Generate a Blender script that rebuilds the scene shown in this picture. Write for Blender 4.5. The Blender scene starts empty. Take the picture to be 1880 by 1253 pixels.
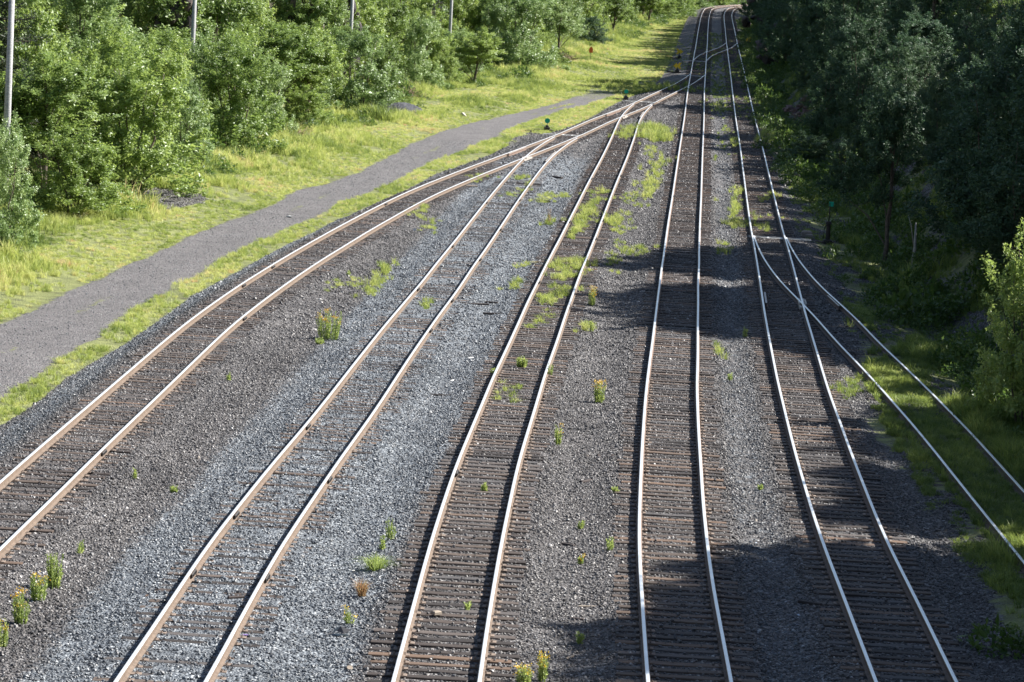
import bpy, math
import numpy as np
from mathutils import Matrix, Vector

# ------------------------------------------------------------------ camera, world, sun, exposure
scene = bpy.context.scene
COL = scene.collection
rng = np.random.default_rng(7)
F_PX, CAM_H, PITCH, ROLL = 6000.0, 13.33, 0.1232, 0.0549
SUN_AZ, SUN_EL = 72.0, 39.5          # degrees right of +Y, above the horizon

cam = bpy.data.cameras.new('camera')
cam_ob = bpy.data.objects.new('camera', cam)
COL.objects.link(cam_ob)
cam.sensor_fit = 'HORIZONTAL'
cam.sensor_width = 36.0
cam.lens = F_PX / 1880.0 * 36.0
cam.clip_start, cam.clip_end = 1.0, 6000.0
_c, _s = math.cos(ROLL), math.sin(ROLL)
_r0, _u0, _f = Vector((1, 0, 0)), Vector((0, math.sin(PITCH), math.cos(PITCH))), Vector((0, math.cos(PITCH), -math.sin(PITCH)))
_r, _u = _c * _r0 + _s * _u0, -_s * _r0 + _c * _u0
_m = Matrix((_r, _u, -_f)).transposed().to_4x4()
_m.translation = (0, 0, CAM_H)
cam_ob.matrix_world = _m
cam.dof.use_dof = True
cam.dof.focus_distance = 84.0
cam.dof.aperture_fstop = 5.0
scene.camera = cam_ob

world = bpy.data.worlds.new("World")
scene.world = world
world.use_nodes = True
_n, _l = world.node_tree.nodes, world.node_tree.links
sky = _n.new('ShaderNodeTexSky')
sky.sky_type = 'NISHITA'
sky.sun_disc = False
sky.sun_elevation = math.radians(SUN_EL)
sky.sun_rotation = math.radians(SUN_AZ)
_l.new(sky.outputs[0], _n['Background'].inputs[0])
_n['Background'].inputs[1].default_value = 0.05

sun = bpy.data.lights.new('sun', 'SUN')
sun.energy = 4.8
sun.angle = math.radians(0.5)
sun.color = (1.0, 0.965, 0.91)
sun_ob = bpy.data.objects.new('sun', sun)
COL.objects.link(sun_ob)
_az, _el = math.radians(SUN_AZ), math.radians(SUN_EL)
SUN_DIR = Vector((math.sin(_az) * math.cos(_el), math.cos(_az) * math.cos(_el), math.sin(_el)))
sun_ob.rotation_euler = SUN_DIR.to_track_quat('Z', 'Y').to_euler()
sun_ob.location = (60, 60, 80)

vs = scene.view_settings
vs.view_transform = 'Standard'
vs.look = 'None'
vs.exposure = 1.45
vs.gamma = 1.0
vs.use_curve_mapping = False
scene.render.engine = 'CYCLES'
scene.cycles.max_bounces = 6
scene.cycles.transparent_max_bounces = 4

# ------------------------------------------------------------------ small helpers
def W(u, v, z=0.0):
    """The world point at height z that the photograph shows at pixel (u, v)."""
    u = np.asarray(u, float); v = np.asarray(v, float)
    x = (u - 940) / F_PX; y = (626.5 - v) / F_PX
    x, y = _c * x - _s * y, _s * x + _c * y
    dy = math.cos(PITCH) + y * math.sin(PITCH)
    dz = -math.sin(PITCH) + y * math.cos(PITCH)
    t = (z - CAM_H) / dz
    return np.stack([x * t, dy * t], -1)

def proj(x, y, z):
    """the photograph's pixel for a world point"""
    d = np.array([x, y, z - CAM_H], float)
    q = np.array([d @ np.array(_r), d @ np.array(_u), d @ np.array(_f)])
    return 940 + F_PX * q[0] / q[2], 626.5 - F_PX * q[1] / q[2]

def pix(s):
    return np.array(list(map(float, s.split()))).reshape(-1, 2)

def new_mesh(name, verts, faces, mats=(), midx=None, smooth=False, tint=None, tint_name='tint'):
    me = bpy.data.meshes.new(name)
    verts = np.asarray(verts, np.float32).reshape(-1, 3)
    if isinstance(faces, np.ndarray):
        nf, k = faces.shape
        me.vertices.add(len(verts)); me.vertices.foreach_set('co', verts.ravel())
        me.loops.add(nf * k); me.loops.foreach_set('vertex_index', faces.astype(np.int32).ravel())
        me.polygons.add(nf)
        me.polygons.foreach_set('loop_start', np.arange(0, nf * k, k, dtype=np.int32))
    else:
        me.from_pydata([tuple(map(float, v)) for v in verts], [], faces)
    for m in mats:
        me.materials.append(m)
    if midx is not None:
        me.polygons.foreach_set('material_index', np.asarray(midx, np.int32))
    me.polygons.foreach_set('use_smooth', np.full(len(me.polygons), smooth))
    if tint is not None:
        a = me.attributes.new(tint_name, 'FLOAT', 'FACE')
        a.data.foreach_set('value', np.asarray(tint, np.float32))
    me.update(calc_edges=True)
    return me

def obj(name, me, parent=None, loc=None, rotz=None, scale=None):
    o = bpy.data.objects.new(name, me)
    COL.objects.link(o)
    if parent is not None:
        o.parent = parent
    if loc is not None:
        o.location = [float(a) for a in loc]
    if rotz is not None:
        o.rotation_euler = (0, 0, float(rotz))
    if scale is not None:
        o.scale = (scale,) * 3 if np.isscalar(scale) else [float(a) for a in scale]
    return o

def tag(o, label=None, cat=None, group=None, kind=None):
    if label: o['label'] = label
    if cat: o['category'] = cat
    if group: o['group'] = group
    if kind: o['kind'] = kind
    return o

class MB:
    """Collects simple shapes into one mesh."""
    def __init__(self):
        self.v, self.f, self.m = [], [], []
    def add(self, v, f, m=0):
        o = len(self.v)
        self.v += [tuple(map(float, p)) for p in v]
        self.f += [tuple(i + o for i in q) for q in f]
        self.m += [m] * len(f)
    def box(self, c, s, rz=0.0, m=0, bev=0.12, tilt=None):
        """a box with chamfered top edges"""
        hx, hy, hz = s[0] / 2, s[1] / 2, s[2] / 2
        b = bev * min(s)
        ring = lambda ax, ay, z: [(-ax, -ay, z), (ax, -ay, z), (ax, ay, z), (-ax, ay, z)]
        v = ring(hx, hy, -hz) + ring(hx, hy, hz - b) + ring(hx - b, hy - b, hz)
        f = [(3, 2, 1, 0), (8, 9, 10, 11)]
        for k in (0, 4):
            for i in range(4):
                j = (i + 1) % 4
                f.append((k + i, k + j, k + 4 + j, k + 4 + i))
        M = Matrix.Rotation(rz, 3, 'Z')
        if tilt: M = M @ Matrix.Rotation(tilt, 3, 'Y')
        self.add([tuple(M @ Vector(p) + Vector(c)) for p in v], f, m)
    def tube(self, pts, rad, n=8, m=0, cap=True):
        pts = [Vector(p) for p in pts]
        v = []
        for i, p in enumerate(pts):
            d = (pts[min(i + 1, len(pts) - 1)] - pts[max(i - 1, 0)]).normalized()
            a = d.orthogonal().normalized() if abs(d.z) < .95 else Vector((1, 0, 0))
            a = (a - d * a.dot(d)).normalized()
            b = d.cross(a)
            for k in range(n):
                t = 2 * math.pi * k / n
                v.append(p + (a * math.cos(t) + b * math.sin(t)) * rad[i])
        f = []
        for i in range(len(pts) - 1):
            for k in range(n):
                j = (k + 1) % n
                f.append((i * n + k, i * n + j, (i + 1) * n + j, (i + 1) * n + k))
        if cap:
            f.append(tuple(range(n - 1, -1, -1)))
            f.append(tuple((len(pts) - 1) * n + k for k in range(n)))
        self.add(v, f, m)
    def prism(self, outline, y0, y1, m=0):
        """an outline in x-z given thickness along y"""
        n = len(outline)
        v = [(x, y0, z) for x, z in outline] + [(x, y1, z) for x, z in outline]
        f = [tuple(range(n)), tuple(range(2 * n - 1, n - 1, -1))]
        for i in range(n):
            j = (i + 1) % n
            f.append((i, n + i, n + j, j))
        self.add(v, f, m)
    def mesh(self, name, mats, smooth=False):
        return new_mesh(name, np.array(self.v), self.f, mats, self.m, smooth)
    def build(self, name, mats, parent=None, smooth=False, **k):
        return obj(name, self.mesh(name, mats, smooth), parent, **k)

def smoothstep(a, b, x):
    t = np.clip((x - a) / (b - a), 0, 1)
    return t * t * (3 - 2 * t)

_ng = np.random.default_rng(3).random((64, 64))
def vnoise(x, y):
    """smooth value noise, period 64"""
    x = np.asarray(x, float); y = np.asarray(y, float)
    xi, yi = np.floor(x).astype(int), np.floor(y).astype(int)
    fx, fy = x - xi, y - yi
    fx, fy = fx * fx * (3 - 2 * fx), fy * fy * (3 - 2 * fy)
    g = lambda a, b: _ng[a % 64, b % 64]
    return (g(xi, yi) * (1 - fx) + g(xi + 1, yi) * fx) * (1 - fy) + (g(xi, yi + 1) * (1 - fx) + g(xi + 1, yi + 1) * fx) * fy
def fbm(x, y):
    return (vnoise(x, y) + .5 * vnoise(x * 2.1 + 9, y * 2.1) + .25 * vnoise(x * 4.3, y * 4.3 + 5)) / 1.75

def in_poly(P, x, y):
    c = np.zeros(np.shape(x), bool)
    n = len(P)
    for i in range(n):
        (x1, y1), (x2, y2) = P[i], P[(i + 1) % n]
        if y1 == y2: continue
        h = ((y1 > y) != (y2 > y)) & (x < (x2 - x1) * (y - y1) / (y2 - y1) + x1)
        c ^= h
    return c

# ------------------------------------------------------------------ materials
def mat(name):
    m = bpy.data.materials.new(name)
    m.use_nodes = True
    return m, m.node_tree.nodes, m.node_tree.links, m.node_tree.nodes['Principled BSDF']

def ramp(n, stops, fac=None, l=None, interp='LINEAR'):
    r = n.new('ShaderNodeValToRGB')
    r.color_ramp.interpolation = interp
    e = r.color_ramp.elements
    while len(e) < len(stops): e.new(.5)
    for i, (p, c) in enumerate(stops):
        e[i].position = p; e[i].color = (*c, 1)
    if fac is not None: l.new(fac, r.inputs[0])
    return r

def attr(n, name, kind='GEOMETRY'):
    a = n.new('ShaderNodeAttribute'); a.attribute_name = name; a.attribute_type = kind
    return a

def noise(n, l, scale, detail=3, vec=None, rough=.6):
    t = n.new('ShaderNodeTexNoise'); t.inputs['Scale'].default_value = scale
    t.inputs['Detail'].default_value = detail; t.inputs['Roughness'].default_value = rough
    if vec is not None: l.new(vec, t.inputs['Vector'])
    return t

def mixc(n, l, fac, a, b):
    m = n.new('ShaderNodeMix'); m.data_type = 'RGBA'
    for i, s in ((0, fac), (6, a), (7, b)):
        if hasattr(s, 'links'): l.new(s, m.inputs[i])
        elif i == 0: m.inputs[0].default_value = s
        else: m.inputs[i].default_value = (*s, 1)
    return m.outputs[2]

def math_node(n, l, op, a, b=None):
    m = n.new('ShaderNodeMath'); m.operation = op
    for i, s in enumerate((a, b)):
        if s is None: continue
        if hasattr(s, 'links'): l.new(s, m.inputs[i])
        else: m.inputs[i].default_value = s
    return m.outputs[0]

def mk_ground():
    m, n, l, p = mat('yard_ground')
    co = n.new('ShaderNodeTexCoord').outputs['Object']
    vor = n.new('ShaderNodeTexVoronoi'); vor.inputs['Scale'].default_value = 17.0
    l.new(co, vor.inputs['Vector'])
    sep = n.new('ShaderNodeSeparateColor'); l.new(vor.outputs['Color'], sep.inputs[0])
    big = noise(n, l, .35, 4, co).outputs['Fac']
    brown = ramp(n, [(0, (.035, .032, .032)), (.5, (.085, .077, .075)), (.85, (.16, .148, .143)), (1, (.36, .35, .34))], sep.outputs[0], l).outputs[0]
    dark = ramp(n, [(0, (.03, .028, .028)), (.6, (.07, .065, .064)), (1, (.22, .21, .21))], sep.outputs[0], l).outputs[0]
    br = mixc(n, l, ramp(n, [(.35, (0,) * 3), (.65, (1,) * 3)], big, l).outputs[0], brown, dark)
    fresh = ramp(n, [(0, (.045, .052, .064)), (.5, (.12, .135, .152)), (.85, (.22, .24, .26)), (1, (.45, .47, .48))], sep.outputs[0], l).outputs[0]
    rn = noise(n, l, .8, 8, co, .75).outputs['Fac']
    rsp = math_node(n, l, 'ADD', math_node(n, l, 'MULTIPLY', sep.outputs[1], .5), math_node(n, l, 'MULTIPLY', rn, .6))
    road = ramp(n, [(.2, (.06, .056, .057)), (.45, (.12, .112, .112)), (.7, (.175, .163, .16)), (.95, (.29, .28, .275))], rsp, l).outputs[0]
    soiln = noise(n, l, 1.6, 5, co).outputs['Fac']
    soil = ramp(n, [(.25, (.07, .065, .04)), (.42, (.14, .155, .055)), (.6, (.23, .25, .085)), (.8, (.30, .29, .13))], soiln, l).outputs[0]
    rockn = noise(n, l, .9, 8, co, .7).outputs['Fac']
    rock = ramp(n, [(.3, (.025, .02, .018)), (.5, (.07, .05, .04)), (.75, (.16, .125, .105))], rockn, l).outputs[0]
    edge = noise(n, l, 2.6, 5, co).outputs['Fac']
    def soft(name, w=.5):
        a = attr(n, name).outputs['Fac']
        s = math_node(n, l, 'ADD', a, math_node(n, l, 'MULTIPLY', math_node(n, l, 'SUBTRACT', edge, .5), w))
        return ramp(n, [(.42, (0,) * 3), (.58, (1,) * 3)], s, l).outputs[0]
    c = mixc(n, l, soft('fresh', .9), br, fresh)
    st = noise(n, l, .55, 7, co, .72).outputs['Fac']
    mul = n.new('ShaderNodeMix'); mul.data_type = 'RGBA'; mul.blend_type = 'MULTIPLY'; mul.inputs[0].default_value = 1
    l.new(c, mul.inputs[6]); l.new(ramp(n, [(.3, (.5,) * 3), (.5, (1,) * 3), (.72, (1.35,) * 3)], st, l).outputs[0], mul.inputs[7])
    c = mul.outputs[2]
    c = mixc(n, l, soft('road', .8), c, road)
    c = mixc(n, l, soft('grass', .9), c, soil)
    c = mixc(n, l, soft('rock', .9), c, rock)
    l.new(c, p.inputs['Base Color'])
    p.inputs['Roughness'].default_value = .75
    p.inputs['Specular IOR Level'].default_value = .35
    b = n.new('ShaderNodeBump'); b.inputs['Strength'].default_value = 1.0; b.inputs['Distance'].default_value = .045
    f2 = n.new('ShaderNodeTexVoronoi'); f2.inputs['Scale'].default_value = 17.0
    l.new(co, f2.inputs['Vector'])
    inv = math_node(n, l, 'SUBTRACT', 1.0, math_node(n, l, 'MULTIPLY', f2.outputs['Distance'], 1.3))
    tilt = math_node(n, l, 'ADD', inv, math_node(n, l, 'MULTIPLY', noise(n, l, 40, 2, co).outputs['Fac'], .5))
    l.new(tilt, b.inputs['Height'])
    l.new(b.outputs[0], p.inputs['Normal'])
    return m

def mk_rock(name, stops, scale=3.0, rough=.8):
    m, n, l, p = mat(name)
    co = n.new('ShaderNodeTexCoord').outputs['Object']
    rnd = n.new('ShaderNodeObjectInfo').outputs['Random']
    f = math_node(n, l, 'ADD', math_node(n, l, 'MULTIPLY', noise(n, l, scale, 5, co).outputs['Fac'], .7), math_node(n, l, 'MULTIPLY', rnd, .35))
    l.new(ramp(n, stops, f, l).outputs[0], p.inputs['Base Color'])
    p.inputs['Roughness'].default_value = rough
    b = n.new('ShaderNodeBump'); b.inputs['Strength'].default_value = .7; b.inputs['Distance'].default_value = .05
    l.new(noise(n, l, scale * 4, 6, co).outputs['Fac'], b.inputs['Height']); l.new(b.outputs[0], p.inputs['Normal'])
    return m

def mk_stone():
    m, n, l, p = mat('ballast_stone')
    t = attr(n, 'tint', 'INSTANCER').outputs['Fac']
    fr = attr(n, 'fresh', 'INSTANCER').outputs['Fac']
    a = ramp(n, [(0, (.03, .028, .028)), (.45, (.08, .072, .069)), (.8, (.155, .143, .137)), (.93, (.25, .235, .225)), (1, (.42, .40, .385))], t, l).outputs[0]
    b = ramp(n, [(0, (.045, .052, .064)), (.45, (.105, .12, .136)), (.85, (.19, .208, .225)), (1, (.38, .40, .41))], t, l).outputs[0]
    l.new(mixc(n, l, fr, a, b), p.inputs['Base Color'])
    p.inputs['Roughness'].default_value = .5
    p.inputs['Specular IOR Level'].default_value = .5
    return m

def mk_wood(name, stops, rndamp=.7, attrib=None, rough=.75):
    m, n, l, p = mat(name)
    tc = n.new('ShaderNodeTexCoord')
    mp = n.new('ShaderNodeMapping'); mp.inputs['Scale'].default_value = (1.2, 22, 22)
    l.new(tc.outputs['Object'], mp.inputs['Vector'])
    rnd = attr(n, attrib).outputs['Fac'] if attrib else n.new('ShaderNodeObjectInfo').outputs['Random']
    vec = n.new('ShaderNodeVectorMath'); vec.operation = 'ADD'
    l.new(mp.outputs[0], vec.inputs[0])
    cmb = n.new('ShaderNodeCombineXYZ'); l.new(math_node(n, l, 'MULTIPLY', rnd, 37.0), cmb.inputs[0])
    l.new(cmb.outputs[0], vec.inputs[1])
    g = noise(n, l, 1.0, 5, vec.outputs[0], .7).outputs['Fac']
    base = ramp(n, stops, rnd, l).outputs[0]
    gr = ramp(n, [(.3, (.45,) * 3), (.55, (1,) * 3), (.8, (1.5,) * 3)], g, l).outputs[0]
    mu = n.new('ShaderNodeMix'); mu.data_type = 'RGBA'; mu.blend_type = 'MULTIPLY'; mu.inputs[0].default_value = 1
    l.new(base, mu.inputs[6]); l.new(gr, mu.inputs[7])
    l.new(mu.outputs[2], p.inputs['Base Color'])
    p.inputs['Roughness'].default_value = rough
    p.inputs['Specular IOR Level'].default_value = .3
    b = n.new('ShaderNodeBump'); b.inputs['Strength'].default_value = .6; b.inputs['Distance'].default_value = .02
    l.new(g, b.inputs['Height']); l.new(b.outputs[0], p.inputs['Normal'])
    return m

def mk_plain(name, col, rough=.7, metal=0.0, var=.25, scale=6.0, spec=.5):
    m, n, l, p = mat(name)
    co = n.new('ShaderNodeTexCoord').outputs['Object']
    f = noise(n, l, scale, 5, co).outputs['Fac']
    lo = tuple(c * (1 - var) for c in col); hi = tuple(min(1, c * (1 + var)) for c in col)
    l.new(ramp(n, [(.3, lo), (.7, hi)], f, l).outputs[0], p.inputs['Base Color'])
    p.inputs['Roughness'].default_value = rough
    p.inputs['Metallic'].default_value = metal
    p.inputs['Specular IOR Level'].default_value = spec
    return m

def mk_leaf(name, stops, trans=.35, rough=.38, spec=.5, kind='GEOMETRY', sat=1.0):
    """a leaf: diffuse and glossy front, light coming through from behind"""
    m, n, l, p = mat(name)
    t = attr(n, 'tint', kind).outputs['Fac']
    rnd = n.new('ShaderNodeObjectInfo').outputs['Random']
    f = math_node(n, l, 'ADD', math_node(n, l, 'MULTIPLY', t, .7), math_node(n, l, 'MULTIPLY', rnd, .3))
    c = ramp(n, stops, f, l).outputs[0]
    l.new(c, p.inputs['Base Color'])
    p.inputs['Roughness'].default_value = rough
    p.inputs['Specular IOR Level'].default_value = spec
    tr = n.new('ShaderNodeBsdfTranslucent')
    hs = n.new('ShaderNodeHueSaturation'); hs.inputs['Hue'].default_value = .485; hs.inputs['Saturation'].default_value = sat; hs.inputs['Value'].default_value = 1.9
    l.new(c, hs.inputs['Color']); l.new(hs.outputs[0], tr.inputs['Color'])
    mx = n.new('ShaderNodeMixShader'); mx.inputs[0].default_value = trans
    l.new(p.outputs[0], mx.inputs[1]); l.new(tr.outputs[0], mx.inputs[2])
    l.new(mx.outputs[0], n['Material Output'].inputs['Surface'])
    return m

M = {}
M['ground'] = mk_ground()
M['stone'] = mk_stone()
M['tie'] = mk_wood('creosoted_wood', [(0, (.03, .025, .023)), (.3, (.06, .047, .041)), (.55, (.105, .078, .062)), (.75, (.085, .08, .08)), (.92, (.12, .087, .068)), (1, (.15, .098, .068))])
M['tie_far'] = mk_wood('creosoted_wood_far', [(0, (.03, .025, .023)), (.3, (.06, .047, .041)), (.55, (.105, .078, .062)), (.75, (.085, .08, .08)), (.92, (.12, .087, .068)), (1, (.15, .098, .068))], attrib='tint')
M['wood_pale'] = mk_wood('weathered_wood', [(0, (.3, .25, .2)), (1, (.45, .38, .3))])
M['wood_dark'] = mk_wood('dark_wood', [(0, (.03, .025, .025)), (1, (.07, .055, .05))])
M['pole'] = mk_wood('silvered_pole', [(0, (.33, .33, .33)), (1, (.42, .42, .42))])
M['rail_side'] = mk_plain('rusted_rail', (.15, .112, .085), .75, 0, .3, 9, .3)
M['rail_side_dark'] = mk_plain('dark_rusted_rail', (.16, .11, .085), .75, 0, .3, 9, .3)
M['rail_top'] = mk_plain('polished_rail', (.86, .87, .88), .33, .55, .06, 3)
M['rail_top_dull'] = mk_plain('dull_rail_top', (.42, .38, .34), .5, .4, .35, 5)
M['plate'] = mk_plain('tie_plate_rust', (.19, .148, .12), .8, 0, .3, 8, .3)
M['iron'] = mk_plain('dark_iron', (.03, .026, .024), .7, 0, .3, 10)
M['green_paint'] = mk_plain('green_target_paint', (.0, .42, .27), .5, 0, .12, 20)
M['yellow_paint'] = mk_plain('yellow_target_paint', (1.0, .6, .03), .5, 0, .12, 20)
M['orange_paint'] = mk_plain('orange_marker_paint', (.75, .14, .03), .5, 0, .1, 20)
M['white_stuff'] = mk_plain('bleached_white', (.7, .69, .66), .7, 0, .1, 12)
M['purple'] = mk_plain('purple_plastic', (.25, .16, .42), .4, 0, .1, 12)
M['blue_white'] = mk_plain('pale_blue_plastic', (.5, .58, .7), .35, 0, .1, 12)
M['black_plastic'] = mk_plain('black_plastic', (.012, .013, .018), .3, 0, .3, 8)
M['bark'] = mk_plain('bark', (.13, .105, .085), .9, 0, .45, 7, .2)
M['bark_pale'] = mk_plain('pale_bark', (.38, .35, .31), .9, 0, .35, 7, .2)
M['leaf_bright'] = mk_leaf('leaf_bright', [(0, (.11, .175, .035)), (.5, (.19, .275, .06)), (1, (.30, .38, .11))], .38, .48, .8, sat=.98)
M['leaf_mid'] = mk_leaf('leaf_mid', [(0, (.085, .145, .03)), (.5, (.145, .225, .05)), (1, (.22, .30, .085))], .35, .48, .75, sat=.98)
M['leaf_grey'] = mk_leaf('leaf_grey', [(0, (.105, .175, .05)), (.5, (.18, .275, .082)), (1, (.29, .375, .14))], .3, .46, .9, sat=.92)
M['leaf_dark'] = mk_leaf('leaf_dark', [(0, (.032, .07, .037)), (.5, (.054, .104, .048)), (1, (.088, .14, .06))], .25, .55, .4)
M['needle'] = mk_leaf('needle', [(0, (.028, .045, .022)), (.5, (.045, .065, .03)), (1, (.075, .09, .04))], .12, .5, .3)
M['weed'] = mk_leaf('weed_green', [(0, (.18, .25, .07)), (.5, (.26, .34, .1)), (1, (.36, .42, .14))], .4)
M['flower'] = mk_leaf('yellow_flower', [(0, (.6, .36, .02)), (.6, (.72, .5, .04)), (1, (.76, .6, .08))], .2)
M['red_grass'] = mk_leaf('red_grass', [(0, (.22, .11, .06)), (.4, (.32, .2, .1)), (1, (.30, .29, .1))], .35)
M['dead'] = mk_plain('dead_twigs', (.24, .17, .13), .9, 0, .35, 6, .2)
M['grass'] = mk_leaf('grass_blade', [(0, (.045, .085, .02)), (.3, (.14, .20, .042)), (.55, (.27, .33, .08)), (.75, (.39, .42, .145)), (.9, (.45, .41, .18)), (1, (.45, .29, .15))], .4, .5, .35, 'INSTANCER', .98)
M['under'] = mk_leaf('undergrowth_leaf', [(0, (.03, .07, .015)), (.5, (.07, .13, .025)), (1, (.14, .2, .045))], .32, .42, .45)
M['red_rock'] = mk_rock('red_rock', [(.25, (.07, .045, .04)), (.5, (.17, .105, .09)), (.8, (.32, .22, .2))])
M['dark_rock'] = mk_rock('dark_rock', [(.3, (.015, .012, .012)), (.5, (.05, .038, .035)), (.75, (.16, .12, .105))], 2.2)
M['grey_rock'] = mk_rock('grey_rock', [(.25, (.2, .17, .15)), (.5, (.34, .3, .26)), (.8, (.5, .46, .42))])
M['asphalt'] = mk_rock('black_gravel', [(.25, (.015, .016, .02)), (.5, (.04, .042, .05)), (.8, (.1, .1, .11))], 14)
# ------------------------------------------------------------------ rails traced, turned into track centre lines
TRACE = {
    'DL': '1190 1253 1185 1190 1181 1140 1177.5 1100 1175 1040 1174 940 1176 877 1180 802 1184 744.5 1187.5 707 1194 664.5 1197.5 627 1207.5 539 1216 489 1222.5 439 1227.5 401.5 1235 359 1241 314 1249.4 259.8 1253.8 234 1258.3 202 1262 170.2 1264.7 155 1269 132 1274.3 100 1278 81.4 1281.3 57.4 1285 36.4 1289 23 1292.8 17.2',
    'DR': '1342.5 1253 1330 1190 1317.5 1115 1307.5 1060 1300 1015 1292 940 1287.5 877 1284 814.5 1281 752 1279.5 689.5 1281 627 1282.5 539 1283 476.5 1285 414 1289 314 1290.9 260 1292.4 227.7 1293 195.8 1293.4 163.8 1295.3 132 1297.5 100 1298.5 86 1300 57.4 1302 33.5 1304.3 22 1308 17.7',
    'EL': '1609 1253 1595 1222.5 1570 1160 1550 1102.5 1532.5 1057.5 1512.5 1007.5 1500 970 1490.5 940 1477.5 889.5 1461 832 1447.5 782 1435 732 1426 694.5 1420 657 1414.5 627 1406 589 1399 539 1390 484 1384 439 1377 408.6 1371 363 1366 324.3 1359.5 275 1353.9 240 1351.5 227.7 1349 202 1345.7 176.6 1342 144.7 1339.4 125.5 1335.4 95.7 1333.3 76.6 1331 52.7 1328.7 33.5 1328.7 25 1331 20 1335.9 17.2',
    'ER': '1757.5 1253 1732.5 1197.5 1707.5 1147.5 1680 1092.5 1655 1047.5 1632.5 1000 1617.5 965 1605.5 940 1585 892 1562.5 834.5 1545 784.5 1530 739.5 1512.5 689.5 1502.5 657 1494 627 1482.5 586.5 1474 559 1469 536.5 1457.5 494 1447.5 456.5 1438 431.5 1430 394 1421 359 1408.7 306.7 1400 268 1393 240 1387.2 221.3 1380.9 195.7 1373.2 161.3 1366.8 132 1359 100 1354 79.5 1348.8 54.6 1344.5 35.4 1343.5 25 1346.4 20 1351.2 16.3',
    'FL': '1386 431.5 1390 451.5 1400 474 1420 504 1445 531.5 1467.5 553 1481 566.5 1507.5 591.5 1536 627 1560 652 1590 684.5 1622.5 719.5 1660 759.5 1685 789.5 1722.5 834.5 1760 879.5 1805.5 938 1845 992.5 1879 1036',
    'FR': '1438 431.5 1444 439 1452.5 454 1465 474 1485 499 1507.5 524 1532.5 546.5 1570 581.5 1595 609 1611 627 1640 652 1672.5 682 1710 719.5 1747.5 759.5 1790 802 1835 854.5 1880 904.5',
    'CL': '721 1253 735 1205 747.5 1157.5 760 1102.5 772.5 1060 786 1010 808.5 940 830 877 850 824.5 870 774.5 892.5 727 910 682 936 627 955 589 970 551.5 987.5 514 1005 479 1020 451.5 1042.5 406.5 1060 374 1075 344 1090 317 1102 297 1113.3 274.8 1122.9 252.4 1130.8 234.9 1135.6 220.5 1139.6 214 1145.2 207 1153.2 198.2 1161 191.8 1169 187.8',
    'CR': '880 1253 887.5 1190 897.5 1127.5 907.5 1065 920 1000 931 940 949 859.5 960 822 975 774.5 987.5 727 1001 682 1022 627 1035 584 1049 546.5 1060 519 1071 489 1082.5 461.5 1097.5 426.5 1110 391.5 1122.5 359 1138.5 317 1146.8 297 1154.8 276.4 1162.8 255.6 1169 236.5 1173 222 1177 214 1183.5 204.6 1191.5 198 1201 191.8',
    'AL': '0 886 32.5 857 75 819.5 125 774.5 175 732 225 687 262.5 654.5 297.5 627 340 591.5 385 559 435 526.5 485 494 535 464 585 436.5 635 409 680 386.5 705 373.5 755 349 805 329 855.7 308.5 903.6 291 935.5 279.8 967.4 267 999.3 256.6 1022 247.9 1043.5 241.3 1063.8 229.3 1095.7 215.7 1118 207 1143.6 198 1166 188.6 1183.5 179.8 1207.4 167.9 1231.4 158.3 1249 148.7 1261.7 140.7 1268 135',
    'AR': '2.5 1017.5 30 985 57.5 960 75 940 112.5 897 150 859.5 185 827 225 789.5 262.5 754.5 300 719.5 337.5 684.5 362.5 662 394 627 435 591.5 485 551.5 535 514 585 481.5 635 450 680 421.5 705 408 755 378 805 353 855.7 332 903.6 312.5 935.5 300.5 957.9 291.8 983.4 281.4 1000 275.6 1020.7 266.8 1047.9 255.6 1079.8 241.3 1111.7 225.3 1138.8 214 1159.6 207.8 1183.5 198 1207.4 185.4 1231.4 172.7 1249 166 1263 160 1279 151 1288.8 143 1294.4 136.8',
    'BL': '210 1253 237.5 1215 265 1172.5 292.5 1130 322.5 1087.5 350 1047.5 375 1010 400 977.5 430 940 470 887 502.5 849.5 535 814.5 570 772 605 729.5 640 684.5 683 627 705 599 735 564 767.5 526.5 805 479 832.5 449 865 406.5 895.5 367 919.6 337 939 315 949.9 300.5 962.7 289.4 973.8 279.8 986.6 270.2 1001 260.6 1018.5 252.7 1034.5 246.3',
    'BR': '375 1253 400 1212.5 425 1170 450 1122.5 470 1080 492.5 1037.5 520 995 555.5 940 582.5 904.5 610 862 640 817 670 777 695 739.5 722.5 697 750 654.5 770.5 627 805 579 842.5 529 877.5 474 915 419 945 374 970.6 338.8 988 315 1005.7 294 1021.7 278 1039 263.8 1060 252.7',
    'XL': '1273 110.6 1279.4 104.4 1289 98.6 1298.5 95.3 1311 91 1320.5 87.6 1327 83.3 1332.5 78.5',
    'XR': '1297.6 111.5 1303.3 105.3 1311 100.5 1320.5 96.7 1333 92 1344.5 87 1349.3 83.3 1353.6 79.5',
}
GAUGE_HALF = .755
RAIL = {k: W(*pix(s).T, .18) for k, s in TRACE.items()}

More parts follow.
